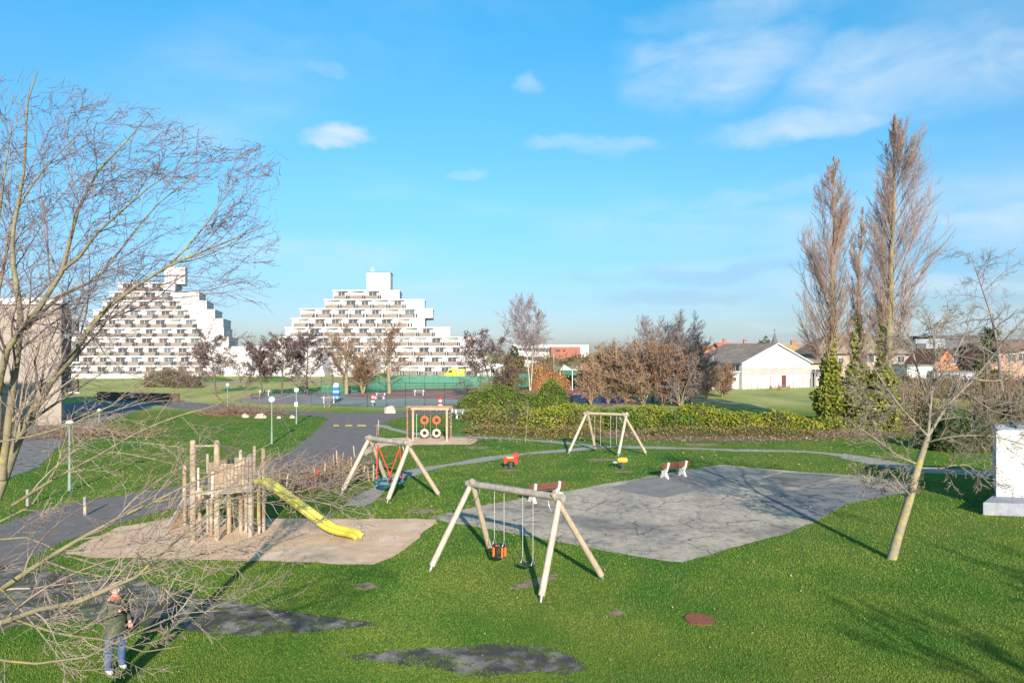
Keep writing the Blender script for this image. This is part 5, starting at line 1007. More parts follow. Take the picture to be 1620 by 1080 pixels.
# -- white rendered block on plinth at the right
c = G(1555, 815); x0, y0 = c.x, c.y; t = T('transformer_hut', 'white rendered block on a grey concrete plinth at the right edge', 'utility hut', (x0+2.5, y0+2, 0))
mb = MB(); mb.prism([(x0, y0), (x0+6, y0-.9), (x0+9.3, y0+2.4), (x0+3.6, y0+3.7)], 0, .52); mb.build('plinth', M('plinth_concrete', (.30, .31, .34), (.22, .23, .26), .9, 3, .5, 25, c3=(.36, .34, .24), scale3=1.2, t3=(.58, .7)), t, bevel=.03)
w = G(1576, 785.5, .52); mb = MB(); mb.prism([(w.x, w.y), (w.x+5.5, w.y-.8), (w.x+7.2, w.y+1.7), (w.x+1.72, w.y+2.65)], .52, 3.28); mb.build('wall', M('white_render', (.56, .55, .54), (.45, .44, .43), .85, 2, .5, 12, c3=(.55, .54, .50), scale3=1.5, t3=(.62, .8)), t, bevel=.02)
hut = t; pts_ = [Vector((w.x, w.y, 0)), Vector((w.x+5.5, w.y-.8, 0))]; dv_ = (pts_[1]-pts_[0]); mb = MB()
for k in range(1, 7): mb.bar(pts_[0]+Vector((0, -.004, .52+k*.4)), pts_[1]+Vector((0, -.004, .52+k*.4)), .006, .022)
for k in range(1, 7):
    for j in range(7): q_ = pts_[0]+dv_*((j+.5*(k % 2)+.4)/7.5)+Vector((0, -.004, .32+k*.4)); mb.box(q_, (.02, .006, .38), rz=math.atan2(dv_.y, dv_.x))
mb.build('block_joint', M('joint_pale', (.40, .39, .38), (.50, .49, .48), .9, 3), t)
mb = MB(); mb.prism([(w.x+1.3, w.y+.6), (w.x+5.5, w.y+.0), (w.x+6.9, w.y+1.6), (w.x+2.2, w.y+2.3)], 3.28, 3.44); mb.build('roof', M('roof_felt', (.10, .11, .13), (.14, .15, .17), .8, 3), t, bevel=.02)
# ------------------------------------------------------------ buildings
WH = M('flats_white', (0.58, 0.575, 0.565), (0.50, 0.495, 0.485), .8, .25, c3=(0.40, 0.39, 0.37), scale3=.12, t3=(.6, .75))
BEIGE = M('parapet_beige', (0.27, 0.225, 0.19), (0.22, 0.19, 0.16), .85, .6)
def glass(name, c, c2): return M(name, c, c2, .15, 1.2, spec=.5)
GL = [glass('glass_dark', (0.05, 0.055, 0.065), (0.10, 0.10, 0.11)), glass('glass_blue', (0.14, 0.19, 0.22), (0.10, 0.12, 0.14)), glass('glass_curtain', (0.40, 0.41, 0.38), (0.30, 0.31, 0.30)), glass('glass_brown', (0.16, 0.12, 0.10), (0.09, 0.08, 0.08))]
DK = M('dark_opening', (0.035, 0.035, 0.04), (0.06, 0.06, 0.065), .7, 1)
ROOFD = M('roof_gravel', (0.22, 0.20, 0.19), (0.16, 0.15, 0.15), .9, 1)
def pyramid(label, D0, HS, rows, tower, seed, skew=0.0, step=1.0, group=None, side=1.5, tside=.3):
    """rows bottom-up: (px_left, px_right, px_last_balcony)"""
    rg = random.Random(seed); cx = GX((rows[0][0]+rows[0][1])/2, D0); t = T('pyramid_flats', label, 'apartment building', tuple(cx), group)
    nb = 0
    for k, (l, r, lb, fb) in enumerate(rows):
        yf = D0+k*step; x0, x1 = GX(l, yf).x, GX(r, yf).x; z0 = k*HS; z1 = z0+HS
        y = lambda x: yf+(x-x0)*skew
        mb = MB(); a = .12
        mb.prism([(x0, y(x0)), (x1, y(x1)), (x1-side, y(x1)+13+6*(9-k)/9), (x0+1.0, y(x0)+13+6*(9-k)/9)], z0+.004, z1-.28)
        mb.prism([(x0-.25, y(x0)-.35), (x1+.15, y(x1)-.25), (x1-side+.1, y(x1)+13.2+6*(9-k)/9), (x0+.9, y(x0)+13.2+6*(9-k)/9)], z1-.28, z1)
        st = mb.build('storey', WH, t)
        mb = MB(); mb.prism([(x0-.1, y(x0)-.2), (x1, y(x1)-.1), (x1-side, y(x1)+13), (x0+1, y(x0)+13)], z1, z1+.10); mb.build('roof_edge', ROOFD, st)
        W = 4.62; xb0, xb1 = GX(fb, yf).x, GX(lb, yf).x; n = max(1, int(round((xb1-xb0)/W))); W = (xb1-xb0)/n
        for i in range(n):
            bx = xb0+i*W; yy = y(bx)-.02; wob = rg.uniform(-.1, .1); hz = .06*((i % 2))
            mb = MB(); mb.bar((bx+.2, yy-.35, z0+.60), (bx+3.65, yy-1.15, z0+.60), .14, 1.0, mi=0); mb.prism([(bx+.02, yy), (bx+.02, yy-.35), (bx+3.9, yy-1.25), (bx+3.9, yy)], z0-.05, z0+.09, mi=1); mb.prism([(bx+.0, yy), (bx+.0, yy-.25), (bx+4.2, yy-1.0), (bx+4.2, yy)], z1-.40, z1-.27, mi=1); mb.box((bx+2.1, yy-.03, z1-.44), (4.2, .06, .06), mi=0)  # last thin strip, darker than the slab, stands in for its shadow line
            mb.box((bx+.12+.03, yy-.34, z0+.58), (.08, .5, .95), mi=0); mb.box((bx+4.06, yy-.36, z0+.62), (.22, .62, 1.15), mi=1)
            mb.build('balcony', [BEIGE, WH, DK], t)
            g = GL[rg.choices([0, 1, 2, 3], [5, 2, 3, 1])[0]]; ww = rg.choice([2.4, 2.7, 2.0]); wx = bx+1.0+ww/2+rg.uniform(0, .4)
            mb = MB(); mb.box((wx, yy-.03, z0+1.52), (ww, .06, 1.3), mi=0)
            for q in (-ww/2, 0, ww/2): mb.box((wx+q, yy-.07, z0+1.55), (.09, .06, 1.33), mi=1)
            mb.box((wx, yy-.07, z0+2.2), (ww, .06, .08), mi=1); mb.box((wx, yy-.07, z0+.9), (ww, .06, .08), mi=1)
            mb.box((bx+3.98, yy-.55, z0+.66), (.34, 1.0, 1.05), mi=2); mb.box((bx+W-.14, yy-.28, z0+.66), (.34, .5, 1.05), mi=2)  # solid dark boxes: shade of the gaps between parapets put into colour
            mb.build('window', [g, WH, DK], t); nb += 1
    l, r, pt = tower; k = len(rows); yf = D0+k*step+2; x0, x1 = GX(l, yf).x, GX(r, yf).x; zt = CH-(pt-HZ)*yf/F; zb = k*HS-.1
    mb = MB(); mb.prism([(x0, yf), (x1, yf+.4), (x1-tside, yf+6.5), (x0+.1, yf+6.2)], zb, zt); o = mb.build('lift_tower', WH, t)
    mb = MB(); mb.prism([(x0-.12, yf-.12), (x1+.12, yf+.3), (x1-tside+.1, yf+6.6), (x0, yf+6.3)], zt, zt+.15)
    mb.build('tower_cap', ROOFD, o); mb = MB()
    for q, hh in ((.9, 1.6), (1.4, 1.9), (1.8, 1.2)): mb.tube([(x0+q, yf+2, zt+.1), (x0+q, yf+2, zt+.1+hh)], .1, 5)
    mb.build('aerial', WH, o)
    print('modules', nb); return t, cx
t1, c1_ = pyramid('left pyramid-shaped white block of flats, half veiled by the bare tree twigs', 195, 2.72,
   [(95, 398, 380, 95), (98, 400, 330, 100), (105, 390, 325, 108), (113, 362, 322, 115), (124, 354, 322, 126), (140, 353, 312, 142), (148, 340, 300, 150), (163, 327, 287, 164), (174, 315, 273, 175), (187, 277, 258, 188)], (260, 292, 422), 5, step=.9, side=4.2, tside=2.2)
t2, c2_ = pyramid('right pyramid-shaped white block of flats, the one behind the yellow van', 193, 2.75,
   [(500, 778, 770, 560), (400, 770, 755, 520), (404, 752, 735, 500), (439, 752, 728, 445), (452, 712, 688, 460), (462, 672, 652, 465), (475, 685, 660, 476), (514, 671.5, 642, 515), (527, 632, 603, 528)], (580, 617, 431), 6, step=1.0)
# sloping white link buildings at the foot of the right flats
def slopes(name, label, D, prof, dep, extra=()):
    c = GX(prof[0][0], D); t = T(name, label, 'building', tuple(c)); mb = MB(); pts = [P(px, py, D) for px, py in prof]; pts = [Vector((p.x, D, max(p.z, 0))) for p in pts]
    mb.extrude(pts, (0, dep, 0)); mb.build('wall', WH, t)
    for (px, py, w, h) in extra:
        p = P(px, py, D); mb = MB(); mb.box((p.x, D-.03, p.z), (w, .08, h), mi=0); mb.box((p.x-w/2, D-.06, p.z), (.1, .1, h), mi=1); mb.box((p.x+w/2, D-.06, p.z), (.1, .1, h), mi=1); mb.build('window', [GL[2], WH], t)
    return t
slopes('white_link_building', 'low white building with sloping walls between the two pyramid blocks', 186, [(355, 600), (362, 556), (388, 553), (398, 556), (400, 600)][::-1], 12, [(372, 580, 2.5, 1.2)])
slopes('white_link_building', 'white slope-walled annex left of the right pyramid, behind the dark trees', 184, [(400, 600), (410, 575), (418, 562), (440, 560), (462, 556), (497, 556), (509, 572), (514, 600)][::-1], 10, [(480, 588, 6, 1.4), (452, 590, 2.5, 1.8)])
slopes('white_link_building', 'white tent-like annex with sloping sides between the bare trees', 183, [(528, 600), (534, 580), (548, 562), (575, 560), (590, 570), (594, 600)][::-1], 10, [(560, 590, 3, 1.5)])
slopes('white_link_building', 'low white wing running right from the foot of the right pyramid', 186, [(755, 595), (755, 578), (770, 574), (806, 577), (806, 595)][::-1], 12, [(768, 586, 5, 1.0), (785, 586, 3, 1.8)])
# garden wall and dark base line under the left flats
c = GX(200, 170); mb = MB(); mb.box((c.x, 170, .5), (36, .3, 1.0)); mb.box((c.x, 169.95, 1.08), (36.2, .5, .16)); tag(mb.build('garden_wall', WH), 'long low white garden wall at the foot of the left flats', 'garden wall')
c0, c1 = G(155, 632), G(283, 636); mb = MB(); mb.bar((c0.x, c0.y, .55), (c1.x, c1.y, .55), .4, 1.1); tag(mb.build('brick_wall', M('dark_brick', (.14, .085, .05), (.09, .06, .045), .9, 3), bevel=.02), 'low dark brick wall beside the grey car park', 'wall')
# ---- apartment block at the left edge, beige render
t = T('apartment_block', 'beige rendered apartment block cut by the left edge, with balconies on its right side', 'apartment building', tuple(GX(40, 61)))
D = 61; xr = GX(97, D).x; zt = CH-(482-HZ)*D/F; REN = M('render_beige', (0.34, 0.285, 0.235), (0.29, 0.25, 0.21), .9, .7, .2, 8, c3=(.28, .235, .20), scale3=.3, t3=(.55, .75))
mb = MB(); mb.prism([(xr-14, D), (xr, D), (xr-5.6, D+9), (xr-19, D+9)], 0, zt); w = mb.build('wall', REN, t)
mb = MB(); mb.prism([(xr-14.2, D-.2), (xr+.25, D-.2), (xr-5.3, D+9.2), (xr-19.2, D+9.2)], zt, zt+.62); mb.build('cornice', WH, t)
mb = MB()
for k in range(1, 5): mb.box((xr-7, D-.02, k*2.75), (14, .05, .05))
mb.build('facade_joint', M('joint', (.3, .25, .21)), w)
for k in range(1, 4):
    z = k*2.75; mb = MB(); mb.prism([(xr-.02, D+1.0), (xr+.85, D+1.2), (xr-1.3, D+4.2), (xr-2.2, D+4)], z, z+.16); bl = mb.build('balcony', WH, t); mb = MB()
    for q in range(11): mb.box((xr+.8-.2*q, D+1.2+.3*q, z+.65), (.04, .04, 1.0))
    mb.bar((xr+.8, D+1.2, z+1.15), (xr-1.3, D+4.2, z+1.15), .06, .06)
    for q in range(8): mb.box((xr+.8-.1*q, D+1.1, z+.65), (.04, .04, 1.0))
    mb.build('railing', M('rail_dark', (.03, .03, .035), (.04, .04, .04), .5, 5), bl); mb = MB(); mb.box((xr-1.5, D+2.2, z+1.3), (.9, 1.6, 2.0)); mb.build('balcony_door', GL[0], t)
# the block behind the photographer whose shadow lies on that wall
mb = MB(); mb.prism([(-62, 2), (-35.5, 2), (-35.5, 14), (-62, 14)], 0, 21.0); mb.prism([(-62.2, 1.8), (-35.3, 1.8), (-35.3, 14.2), (-62.2, 14.2)], 21.0, 21.5)
for k in range(5):
    for q in range(6): mb.box((-60+q*4.3, 14.03, 3+k*3.8), (1.6, .1, 1.5), mi=1)
tag(mb.build('apartment_block', [REN, GL[0]]), 'apartment block out of frame at the left whose shadow falls on the beige wall', 'apartment building')
# ---- white hall with gable
t = T('community_hall', 'white gabled hall with grey pitched roof, band and low annex, beyond the meadow', 'hall', (48, 124, 0))
A = Vector((40.6, 120.6, 0)); B = Vector((55.3, 126.6, 0)); u = (B-A).normalized(); wv = Vector((-u.y, u.x, 0)); LEN = 14.0; ZE, ZP = 4.55, 7.95
Wd = (B-A).length
def hp(a, d, z): return A+u*a+wv*d+Vector((0, 0, z))
HW = M('hall_white', (0.52, 0.515, 0.50), (0.46, 0.455, 0.44), .85, .5, c3=(.42, .43, .45), scale3=.22, t3=(.62, .74))
mb = MB(); mb.extrude([hp(0, 0, 0), hp(Wd, 0, 0), hp(Wd, 0, ZE), hp(Wd/2, 0, ZP), hp(0, 0, ZE)], wv*LEN); mb.build('wall', HW, t)
mb = MB(); mb.extrude([hp(.02, -.04, 2.35), hp(Wd-.02, -.04, 2.35), hp(Wd-.02, -.04, 3.75), hp(.02, -.04, 3.75)], wv*.03); mb.build('grey_band', M('band_grey', (.36, .355, .33), (.31, .305, .29), .9, .6, c3=(.42, .41, .39), scale3=.5), t)
RF = M('roof_corrugated', (.19, .165, .145), (.13, .115, .105), .9, 1.2, .5, 6, c3=(.25, .22, .17), scale3=.8, t3=(.52, .68))
for s in (0, 1):
    a0 = -.35 if s == 0 else Wd+.35; mb = MB(); zz0 = ZE-.12
    q = [hp(a0, -.35, zz0), hp(Wd/2, -.35, ZP+.06), hp(Wd/2, LEN+.3, ZP+.06), hp(a0, LEN+.3, zz0)]; mb.extrude(q if s == 0 else q[::-1], (0, 0, .14)); r = mb.build('roof', RF, t)
    mb = MB()
    for k in range(1, 28):
        d = -.3+k*(LEN+.5)/28; mb.bar(hp(a0, d, zz0+.16), hp(Wd/2, d, ZP+.22), .09, .05)
    mb.build('roof_ridges', RF, r)
    mb = MB(); p, q2 = hp(a0, -.38, zz0+.07), hp(Wd/2, -.38, ZP+.13); mb.bar(p, q2, .05, .22); mb.build('verge_board', WH, t)
def onf(a, z, w, h, mat, name, off=.05, dep=.06, parent=None):
    mb = MB(); c = hp(a, -off, z); mb.box(c, (w, dep, h), rz=math.atan2(u.y, u.x)); return mb.build(name, mat, parent or t)
d = onf(Wd*.60, 1.18, 1.05, 2.3, M('door_maroon', (.14, .05, .045), (.10, .04, .04), .6, 3), 'door'); onf(Wd*.60, 1.18, 1.25, 2.45, WH, 'door_frame', .035, .05, d)
onf(.12, 2.2, .12, 4.4, WH, 'drainpipe', .1, .1); onf(Wd-.12, 2.2, .12, 4.4, WH, 'drainpipe', .1, .1)
for z in (1.9, 3.05, 5.4): onf(Wd/2, z, Wd*.98 if z < 4 else Wd*.6, .03, M('joint_grey', (.45, .45, .45), (.4, .4, .4)), 'facade_joint', .06, .02)
# side clerestory and annex with tall windows
def side(d0, d1, z0, z1, mat, name, off=.04, par=None):
    mb = MB(); c = hp(-off, (d0+d1)/2, (z0+z1)/2); mb.box(c, (.06, d1-d0, z1-z0), rz=math.atan2(u.y, u.x)); return mb.build(name, mat, par or t)
for k in range(6):
    w_ = side(.7+k*2.1, 2.4+k*2.1, 3.25, 4.15, GL[0], 'window'); side(1.5+k*2.1, 1.6+k*2.1, 3.25, 4.15, WH, 'mullion', .07, w_)
an0 = hp(-.1, .6, 0); ax = Vector((-1, .30, 0)).normalized(); ay = Vector((.30, 1, 0)).normalized()
AG = M('annex_grey', (.46, .45, .43), (.40, .39, .38), .9, .8)
mb = MB(); e = an0+ax*10.5; mb.prism([(an0.x, an0.y), (e.x, e.y), (e.x+ay.x*7, e.y+ay.y*7), (an0.x+ay.x*5, an0.y+ay.y*5)], 0, 2.95); an = mb.build('annex', AG, t)
mb = MB(); e2 = an0+ax*10.7; mb.prism([(an0.x+.15, an0.y-.25), (e2.x, e2.y-.25), (e2.x+ay.x*7, e2.y+ay.y*7), (an0.x+ay.x*5, an0.y+ay.y*5)], 2.95, 3.14); mb.build('annex_roof', WH, an)
rz_ = math.atan2(ax.y, ax.x)
def onx(s, z, w, h, m, name, off=.04, par=None):
    c = an0+ax*s; mb = MB(); mb.box((c.x-.012, c.y-off, z), (w, .06, h), rz=rz_); return mb.build(name, m, par or t)
dd_ = onx(.75, 1.1, .95, 2.2, WH, 'door', .05); onx(.75, 1.75, .55, .6, GL[0], 'door_pane', .10, dd_)
for k in range(6):
    w_ = onx(2.6+k*1.0, 1.35, .50, 2.1, GL[0 if k % 3 else 3], 'window', .05); onx(3.1+k*1.0, 1.35, .36, 2.3, WH, 'window_frame', .07, w_)
onx(9.6, 1.4, .9, 1.5, GL[0], 'window', .05)
# glazed lean-to at the right end of the hall
t3 = T('lean_to', 'glazed lean-to shelter on the right end of the white hall', 'shelter', tuple(hp(Wd+1, 0, 0)))
for k in range(4): mb = MB(); c = hp(Wd+.5+k*.75, .1, 1.35); mb.box(c, (.1, .1, 2.7)); mb.build('post', WH, t3)
mb = MB(); mb.extrude([hp(Wd+.2, -.2, 2.7), hp(Wd+3.0, -.2, 2.55), hp(Wd+3.0, 3, 2.55), hp(Wd+.2, 3, 2.7)], (0, 0, .15)); mb.build('roof', RF, t3)
mb = MB(); c = hp(Wd+1.6, 1.5, 1.3); mb.box(c, (2.6, .1, 2.5), rz=math.atan2(u.y, u.x)); mb.build('glazing', DK, t3)
c = hp(Wd+3.4, -.5, 1.75); mb = MB(); mb.cyl((c.x, c.y, 0), (c.x, c.y, 1.2), .04, n=6); mb.tube([(c.x, c.y, 1.2), (c.x, c.y, 1.6), (c.x, c.y, 2.3)], [.25, .8, .12], 12); tag(mb.build('red_parasol', RW_R), 'closed red parasol by the lean-to of the white hall', 'parasol')
rg = random.Random(4)
for k, (a, h) in enumerate([(1.0, 1.3), (3.2, 1.2), (5.4, 2.1), (7.2, 1.2), (10.6, 1.2), (12.9, 2.2), (14.6, 1.7)]):
    c = hp(a, -1.2, 0); mb = MB(); mb.cyl((c.x, c.y, 0), (c.x+.03, c.y, h), .07, .06, 6); tag(mb.build('garden_post', TIMBERB), 'thin post standing in the row before the white gable', 'post', 'posts before the white gable')
def picnic(px, py, lab):
    c = G(px, py); t = T('picnic_table', lab, 'picnic table', tuple(c), 'picnic tables'); mb = MB(); mb.box((c.x, c.y, .74), (1.9, .75, .06)); mb.build('tabletop', TIMBERB, t)
    for s in (-1, 1): mb = MB(); mb.box((c.x, c.y+.65*s, .44), (1.9, .25, .05)); mb.build('seat', TIMBERB, t)
    for s in (-.7, .7):
        mb = MB(); mb.bar((c.x+s, c.y-.65, 0), (c.x+s, c.y-.2, .72), .07, .09); mb.bar((c.x+s, c.y+.65, 0), (c.x+s, c.y+.2, .72), .07, .09); mb.bar((c.x+s, c.y-.7, .38), (c.x+s, c.y+.7, .38), .07, .09); mb.build('leg_frame', TIMBERB, t)
picnic(1226, 617, 'left picnic table before the white hall'); picnic(1241, 616.5, 'right picnic table, by the maroon door of the hall'); picnic(405, 630, 'picnic table on the far left part of the grey court')
# ---- houses
def house(label, px0, px1, D, pe, pr_, rcol, wcol, dep=9, hip=0.0, wins=(), chim=(), group='houses on the skyline', gable=False, base=0, rot=0):
    x0, x1 = GX(px0, D).x, GX(px1, D).x; ze, zr = CH-(pe-HZ)*D/F, CH-(pr_-HZ)*D/F; t = T('house', label, 'house', ((x0+x1)/2, D, 0), group)
    wm = M('wall_%d' % (hash_(wcol)), wcol, tuple(c*.85 for c in wcol), .9, .8); rm = M('tiles_%d' % hash_(rcol), rcol, tuple(c*.72 for c in rcol), .9, .9, .4, 6)
    mb = MB()
    if gable:  # gable end towards the viewer
        mb.extrude([(x0, D, 0), (x1, D, 0), (x1, D, ze), ((x0+x1)/2, D, zr), (x0, D, ze)], (0, dep, 0)); mb.build('wall', wm, t)
        mb = MB(); xm = (x0+x1)/2
        mb.extrude([(x0-.3, D-.3, ze-.2), (xm, D-.3, zr+.03), (xm, D+dep+.2, zr+.03), (x0-.3, D+dep+.2, ze-.2)], (0, 0, .16)); mb.extrude([(x1+.3, D-.3, ze-.2), (x1+.3, D+dep+.2, ze-.2), (xm+.01, D+dep+.2, zr+.05), (xm+.01, D-.3, zr+.05)], (0, 0, .16)); rf = mb.build('roof', rm, t)
    else:
        mb.box(((x0+x1)/2, D+dep/2, ze/2), (x1-x0, dep, ze)); mb.build('wall', wm, t)
        h = hip*(x1-x0)/2; e = .4; a = [(x0-e, D-e, ze), (x1+e, D-e, ze), (x1+e, D+dep+e, ze), (x0-e, D+dep+e, ze), (x0-e+h, D+dep/2, zr), (x1+e-h, D+dep/2, zr)]
        mb = MB(); mb.add(a, [(0, 1, 5, 4), (2, 3, 4, 5), (1, 2, 5), (3, 0, 4), (3, 2, 1, 0)]); rf = mb.build('roof', rm, t)
        mb = MB(); mb.box(((x0+x1)/2, D-e-.06, ze+.02), (x1-x0+.8, .1, .16)); mb.build('gutter', DK, t)
    for px in chim: p = GX(px, D); mb = MB(); mb.box((p.x, D+dep/2, zr+.1), (.8, .6, 1.6)); mb.box((p.x, D+dep/2, zr+.95), (.95, .75, .12)); mb.build('chimney', M('chimney_brick', (.32, .17, .12), (.25, .14, .1), .9, 2), rf)
    for (px, py, w, h) in wins:
        p = P(px, py, D); mb = MB(); mb.box((p.x, D-.03, p.z), (w, .08, h), mi=0); mb.box((p.x, D-.06, p.z+h/2), (w+.15, .1, .1), mi=1); mb.box((p.x, D-.06, p.z-h/2), (w+.15, .1, .1), mi=1); mb.box((p.x-w/2, D-.06, p.z), (.08, .1, h), mi=1); mb.box((p.x+w/2, D-.06, p.z), (.08, .1, h), mi=1); mb.box((p.x, D-.06, p.z), (.06, .1, h), mi=1); mb.build('window', [GL[0], WH], t)
    return t
def hash_(c): return int(c[0]*1000)*1000+int(c[1]*1000)
house('large brown hip-roofed house with beige walls behind the poplars', 1292, 1440, 134, 560, 527, (.30, .235, .16), (.38, .30, .23), 12, .55, [(1303, 570, 1.3, 1.4), (1330, 571, 1.0, 1.3), (1373, 567, 2.4, 1.6), (1406, 568, 1.4, 1.4), (1425, 568, 1.4, 1.4), (1350, 589, 2, 1.5)], (1368,))
house('low flat beige wing joined to the white hall side of the hip-roofed house', 1268, 1310, 132, 575, 566, (.33, .25, .17), (.48, .40, .31), 8, .3, [(1290, 590, 1.6, 1.6)])
house('house with an ochre tiled roof just right of the hall ridge', 1238, 1268, 165, 560, 544.5, (.42, .30, .14), (.5, .4, .3), 9, .0, (), (1266,))
house('house with a rusty tiled roof left of the poplars', 1262, 1300, 168, 556, 544, (.40, .22, .14), (.4, .3, .25), 9, .0, (), (1270,))
house('house with a bright red roof and dark gable above the hall roof', 1143, 1165, 172, 556, 541.5, (.60, .16, .08), (.12, .08, .07), 10, .0, (), (1156,))
house('long low red-roofed house behind the hall ridge', 1163, 1200, 176, 552, 542.5, (.52, .17, .10), (.4, .3, .25), 9, .1, (), (1188,))
house('orange gable-roofed house above the rust-twigged trees', 1112, 1139, 150, 560, 546, (.58, .23, .11), (.55, .3, .2), 9, .35, (), (1114,))
house('house with a peach side wall behind the right twigs', 1478, 1520, 118, 578, 553, (.33, .13, .08), (.50, .20, .11), 9, 0, [(1512, 568, 1.0, 1.6)], gable=True)
house('brick house with a peach wall right of the green conifer', 1562, 1612, 112, 556, 540, (.22, .14, .10), (.42, .25, .18), 9, .15, [(1576, 566, 1.4, 1.3), (1600, 566, 1.4, 1.3)], (1600,))
house('white-framed brick house cut by the right edge', 1608, 1660, 116, 552, 536, (.25, .15, .11), (.38, .25, .19), 9, .15, [(1617, 564, 1.4, 1.3)])
t = T('modern_house', 'dark modern house with a grey metal wall behind the leaning tree', 'house', tuple(GX(1485, 140)))
x0, x1, x2 = GX(1448, 140).x, GX(1488, 140).x, GX(1545, 140).x; z1_, z2_ = CH+(557-536)*140/F, CH+(557-530)*140/F
mb = MB(); mb.prism([(x0, 140), (x1, 138.5), (x1, 148), (x0, 148)], 0, z1_); mb.build('wall', M('metal_grey', (.28, .30, .32), (.22, .24, .26), .5, 1), t)
mb = MB(); mb.prism([(x1, 141), (x2, 141), (x2, 150), (x1, 150)], 0, z2_-.8); mb.build('wall', M('wall_slate', (.13, .13, .15), (.10, .10, .12), .8, 1), t)
mb = MB(); mb.add([(x0-5.2, 140.2, z1_-3.5), (x0, 139.8, z1_), (x0, 149, z1_), (x0-5.2, 149, z1_-3.5), (x0-5.2, 140.2, 0), (x0, 139.8, 0), (x0, 149, 0), (x0-5.2, 149, 0)], [(0, 1, 2, 3), (4, 5, 1, 0), (3, 7, 4, 0), (7, 3, 2, 6)]); mb.build('side_roof', M('roof_charcoal', (.06, .06, .07), (.09, .09, .1), .7, 1), t)
mb = MB(); mb.prism([(x1-.5, 140.6), (x2+.5, 140.6), (x2+.5, 150.4), (x1-.5, 150.4)], z2_-.8, z2_); mb.build('roof', MATS['roof_charcoal'], t)
for px in (1458,): p = GX(px, 139.6); mb = MB(); mb.box((p.x, 139.55, 7.0), (2, .2, 2.6)); mb.build('window', GL[0], t)
# long white shed roofs before the houses
for a, b_, D, z0, z1, lab in [(1435, 1482, 112, 2.6, 4.3, 'long white-walled shed behind the brown hedge'), (1482, 1570, 110, 2.2, 3.3, 'grey-roofed row of sheds behind the brown hedge')]:
    xa, xb = GX(a, D).x, GX(b_, D).x; mb = MB(); mb.prism([(xa, D), (xb, D), (xb, D+5), (xa, D+5)], 0, z1, mi=0); mb.prism([(xa-.2, D-.3), (xb+.2, D-.3), (xb+.2, D+5.2), (xa-.2, D+5.2)], z1, z1+.15, mi=1)
    tag(mb.build('shed', [WH if a < 1480 else M('shed_grey', (.4, .42, .46), (.3, .32, .36)), ROOFD]), lab, 'shed')
# church spire far behind
p = GX(1225.5, 260); z = CH+(557-523)*260/F; t = T('church_spire', 'tiny slate church spire with a cross above the hall ridge', 'church', tuple(p))
mb = MB(); mb.box((p.x, 260, (z-5)/2), (2.2, 2.2, z-5)); mb.build('tower', REN, t); mb = MB(); mb.tube([(p.x, 260, z-5.0), (p.x, 260, z-3.8), (p.x, 260, z-.6)], [1.7, 1.0, .08], 8); mb.build('spire', M('slate', (.14, .14, .17), (.1, .1, .12)), t); mb = MB(); mb.box((p.x, 260, z), (.12, .12, 1.4)); mb.box((p.x, 260, z+.2), (.7, .12, .12)); mb.build('cross', DK, t)
# far white terrace with red cladding
t = T('office_block', 'long far white building with a flat roof and rows of dark windows', 'building', tuple(GX(860, 300)))
D = 300; x0, x1 = GX(812, D).x, GX(936, D).x; mb = MB(); mb.prism([(x0, D), (x1, D+12), (x1, D+30), (x0, D+20)], 0, CH+(557-544.5)*D/F); mb.build('wall', WH, t)
for k in range(12): p = GX(818+k*5.5, D); mb = MB(); mb.box((p.x, D+.3+k*.3, 8.0), (1.2, 1.2, .9)); mb.build('window', GL[0], t)
mb = MB(); mb.box((GX(840, D).x, D-1, 5.4), (14, 2, 1.6)); mb.build('grey_storey', M('far_grey', (.45, .45, .47), (.4, .4, .42)), t)
t = T('red_hall', 'long far red-clad building in front of the white terrace', 'building', tuple(GX(895, 270))); D = 270; x0, x1 = GX(872, D).x, GX(918, D).x; mb = MB(); mb.prism([(x0, D), (x1, D), (x1, D+12), (x0, D+12)], 0, CH+(557-548.5)*D/F); mb.build('wall', M('clad_red', (.36, .11, .085), (.31, .10, .08), .7, .2), t)
for px in (881, 884.5, 892.5): p = GX(px, D); mb = MB(); mb.box((p.x, D-.1, 7.2), (.9, .3, .8)); mb.build('window', DK, t)
house('small house with a brick-red roof left of the thicket', 922, 962, 122, 583, 574.5, (.55, .17, .11), (.45, .36, .30), 7, .1, (), group='houses on the skyline')
t = T('marquee', 'pair of low beige marquee roofs behind the green tennis screens', 'marquee', tuple(GX(905, 118)))
for a, b_, m in ((884, 905, 893), (903, 930, 918)):
    mb = MB(); x0, x1, xm = GX(a, 118).x, GX(b_, 118).x, GX(m, 118).x; mb.add([(x0, 116, 3.45), (x1, 116, 3.45), (x1, 121, 3.45), (x0, 121, 3.45), (xm, 118.5, 4.4)], [(0, 1, 4), (1, 2, 4), (2, 3, 4), (3, 0, 4), (3, 2, 1, 0)]); mb.build('canopy', M('canvas_beige', (.62, .56, .45), (.55, .5, .4), .8, 2), t)
    for x in (x0+.1, x1-.1): mb = MB(); mb.cyl((x, 116.2, 0), (x, 116.2, 3.5), .07, n=6); mb.build('pole', WHITEC, t)

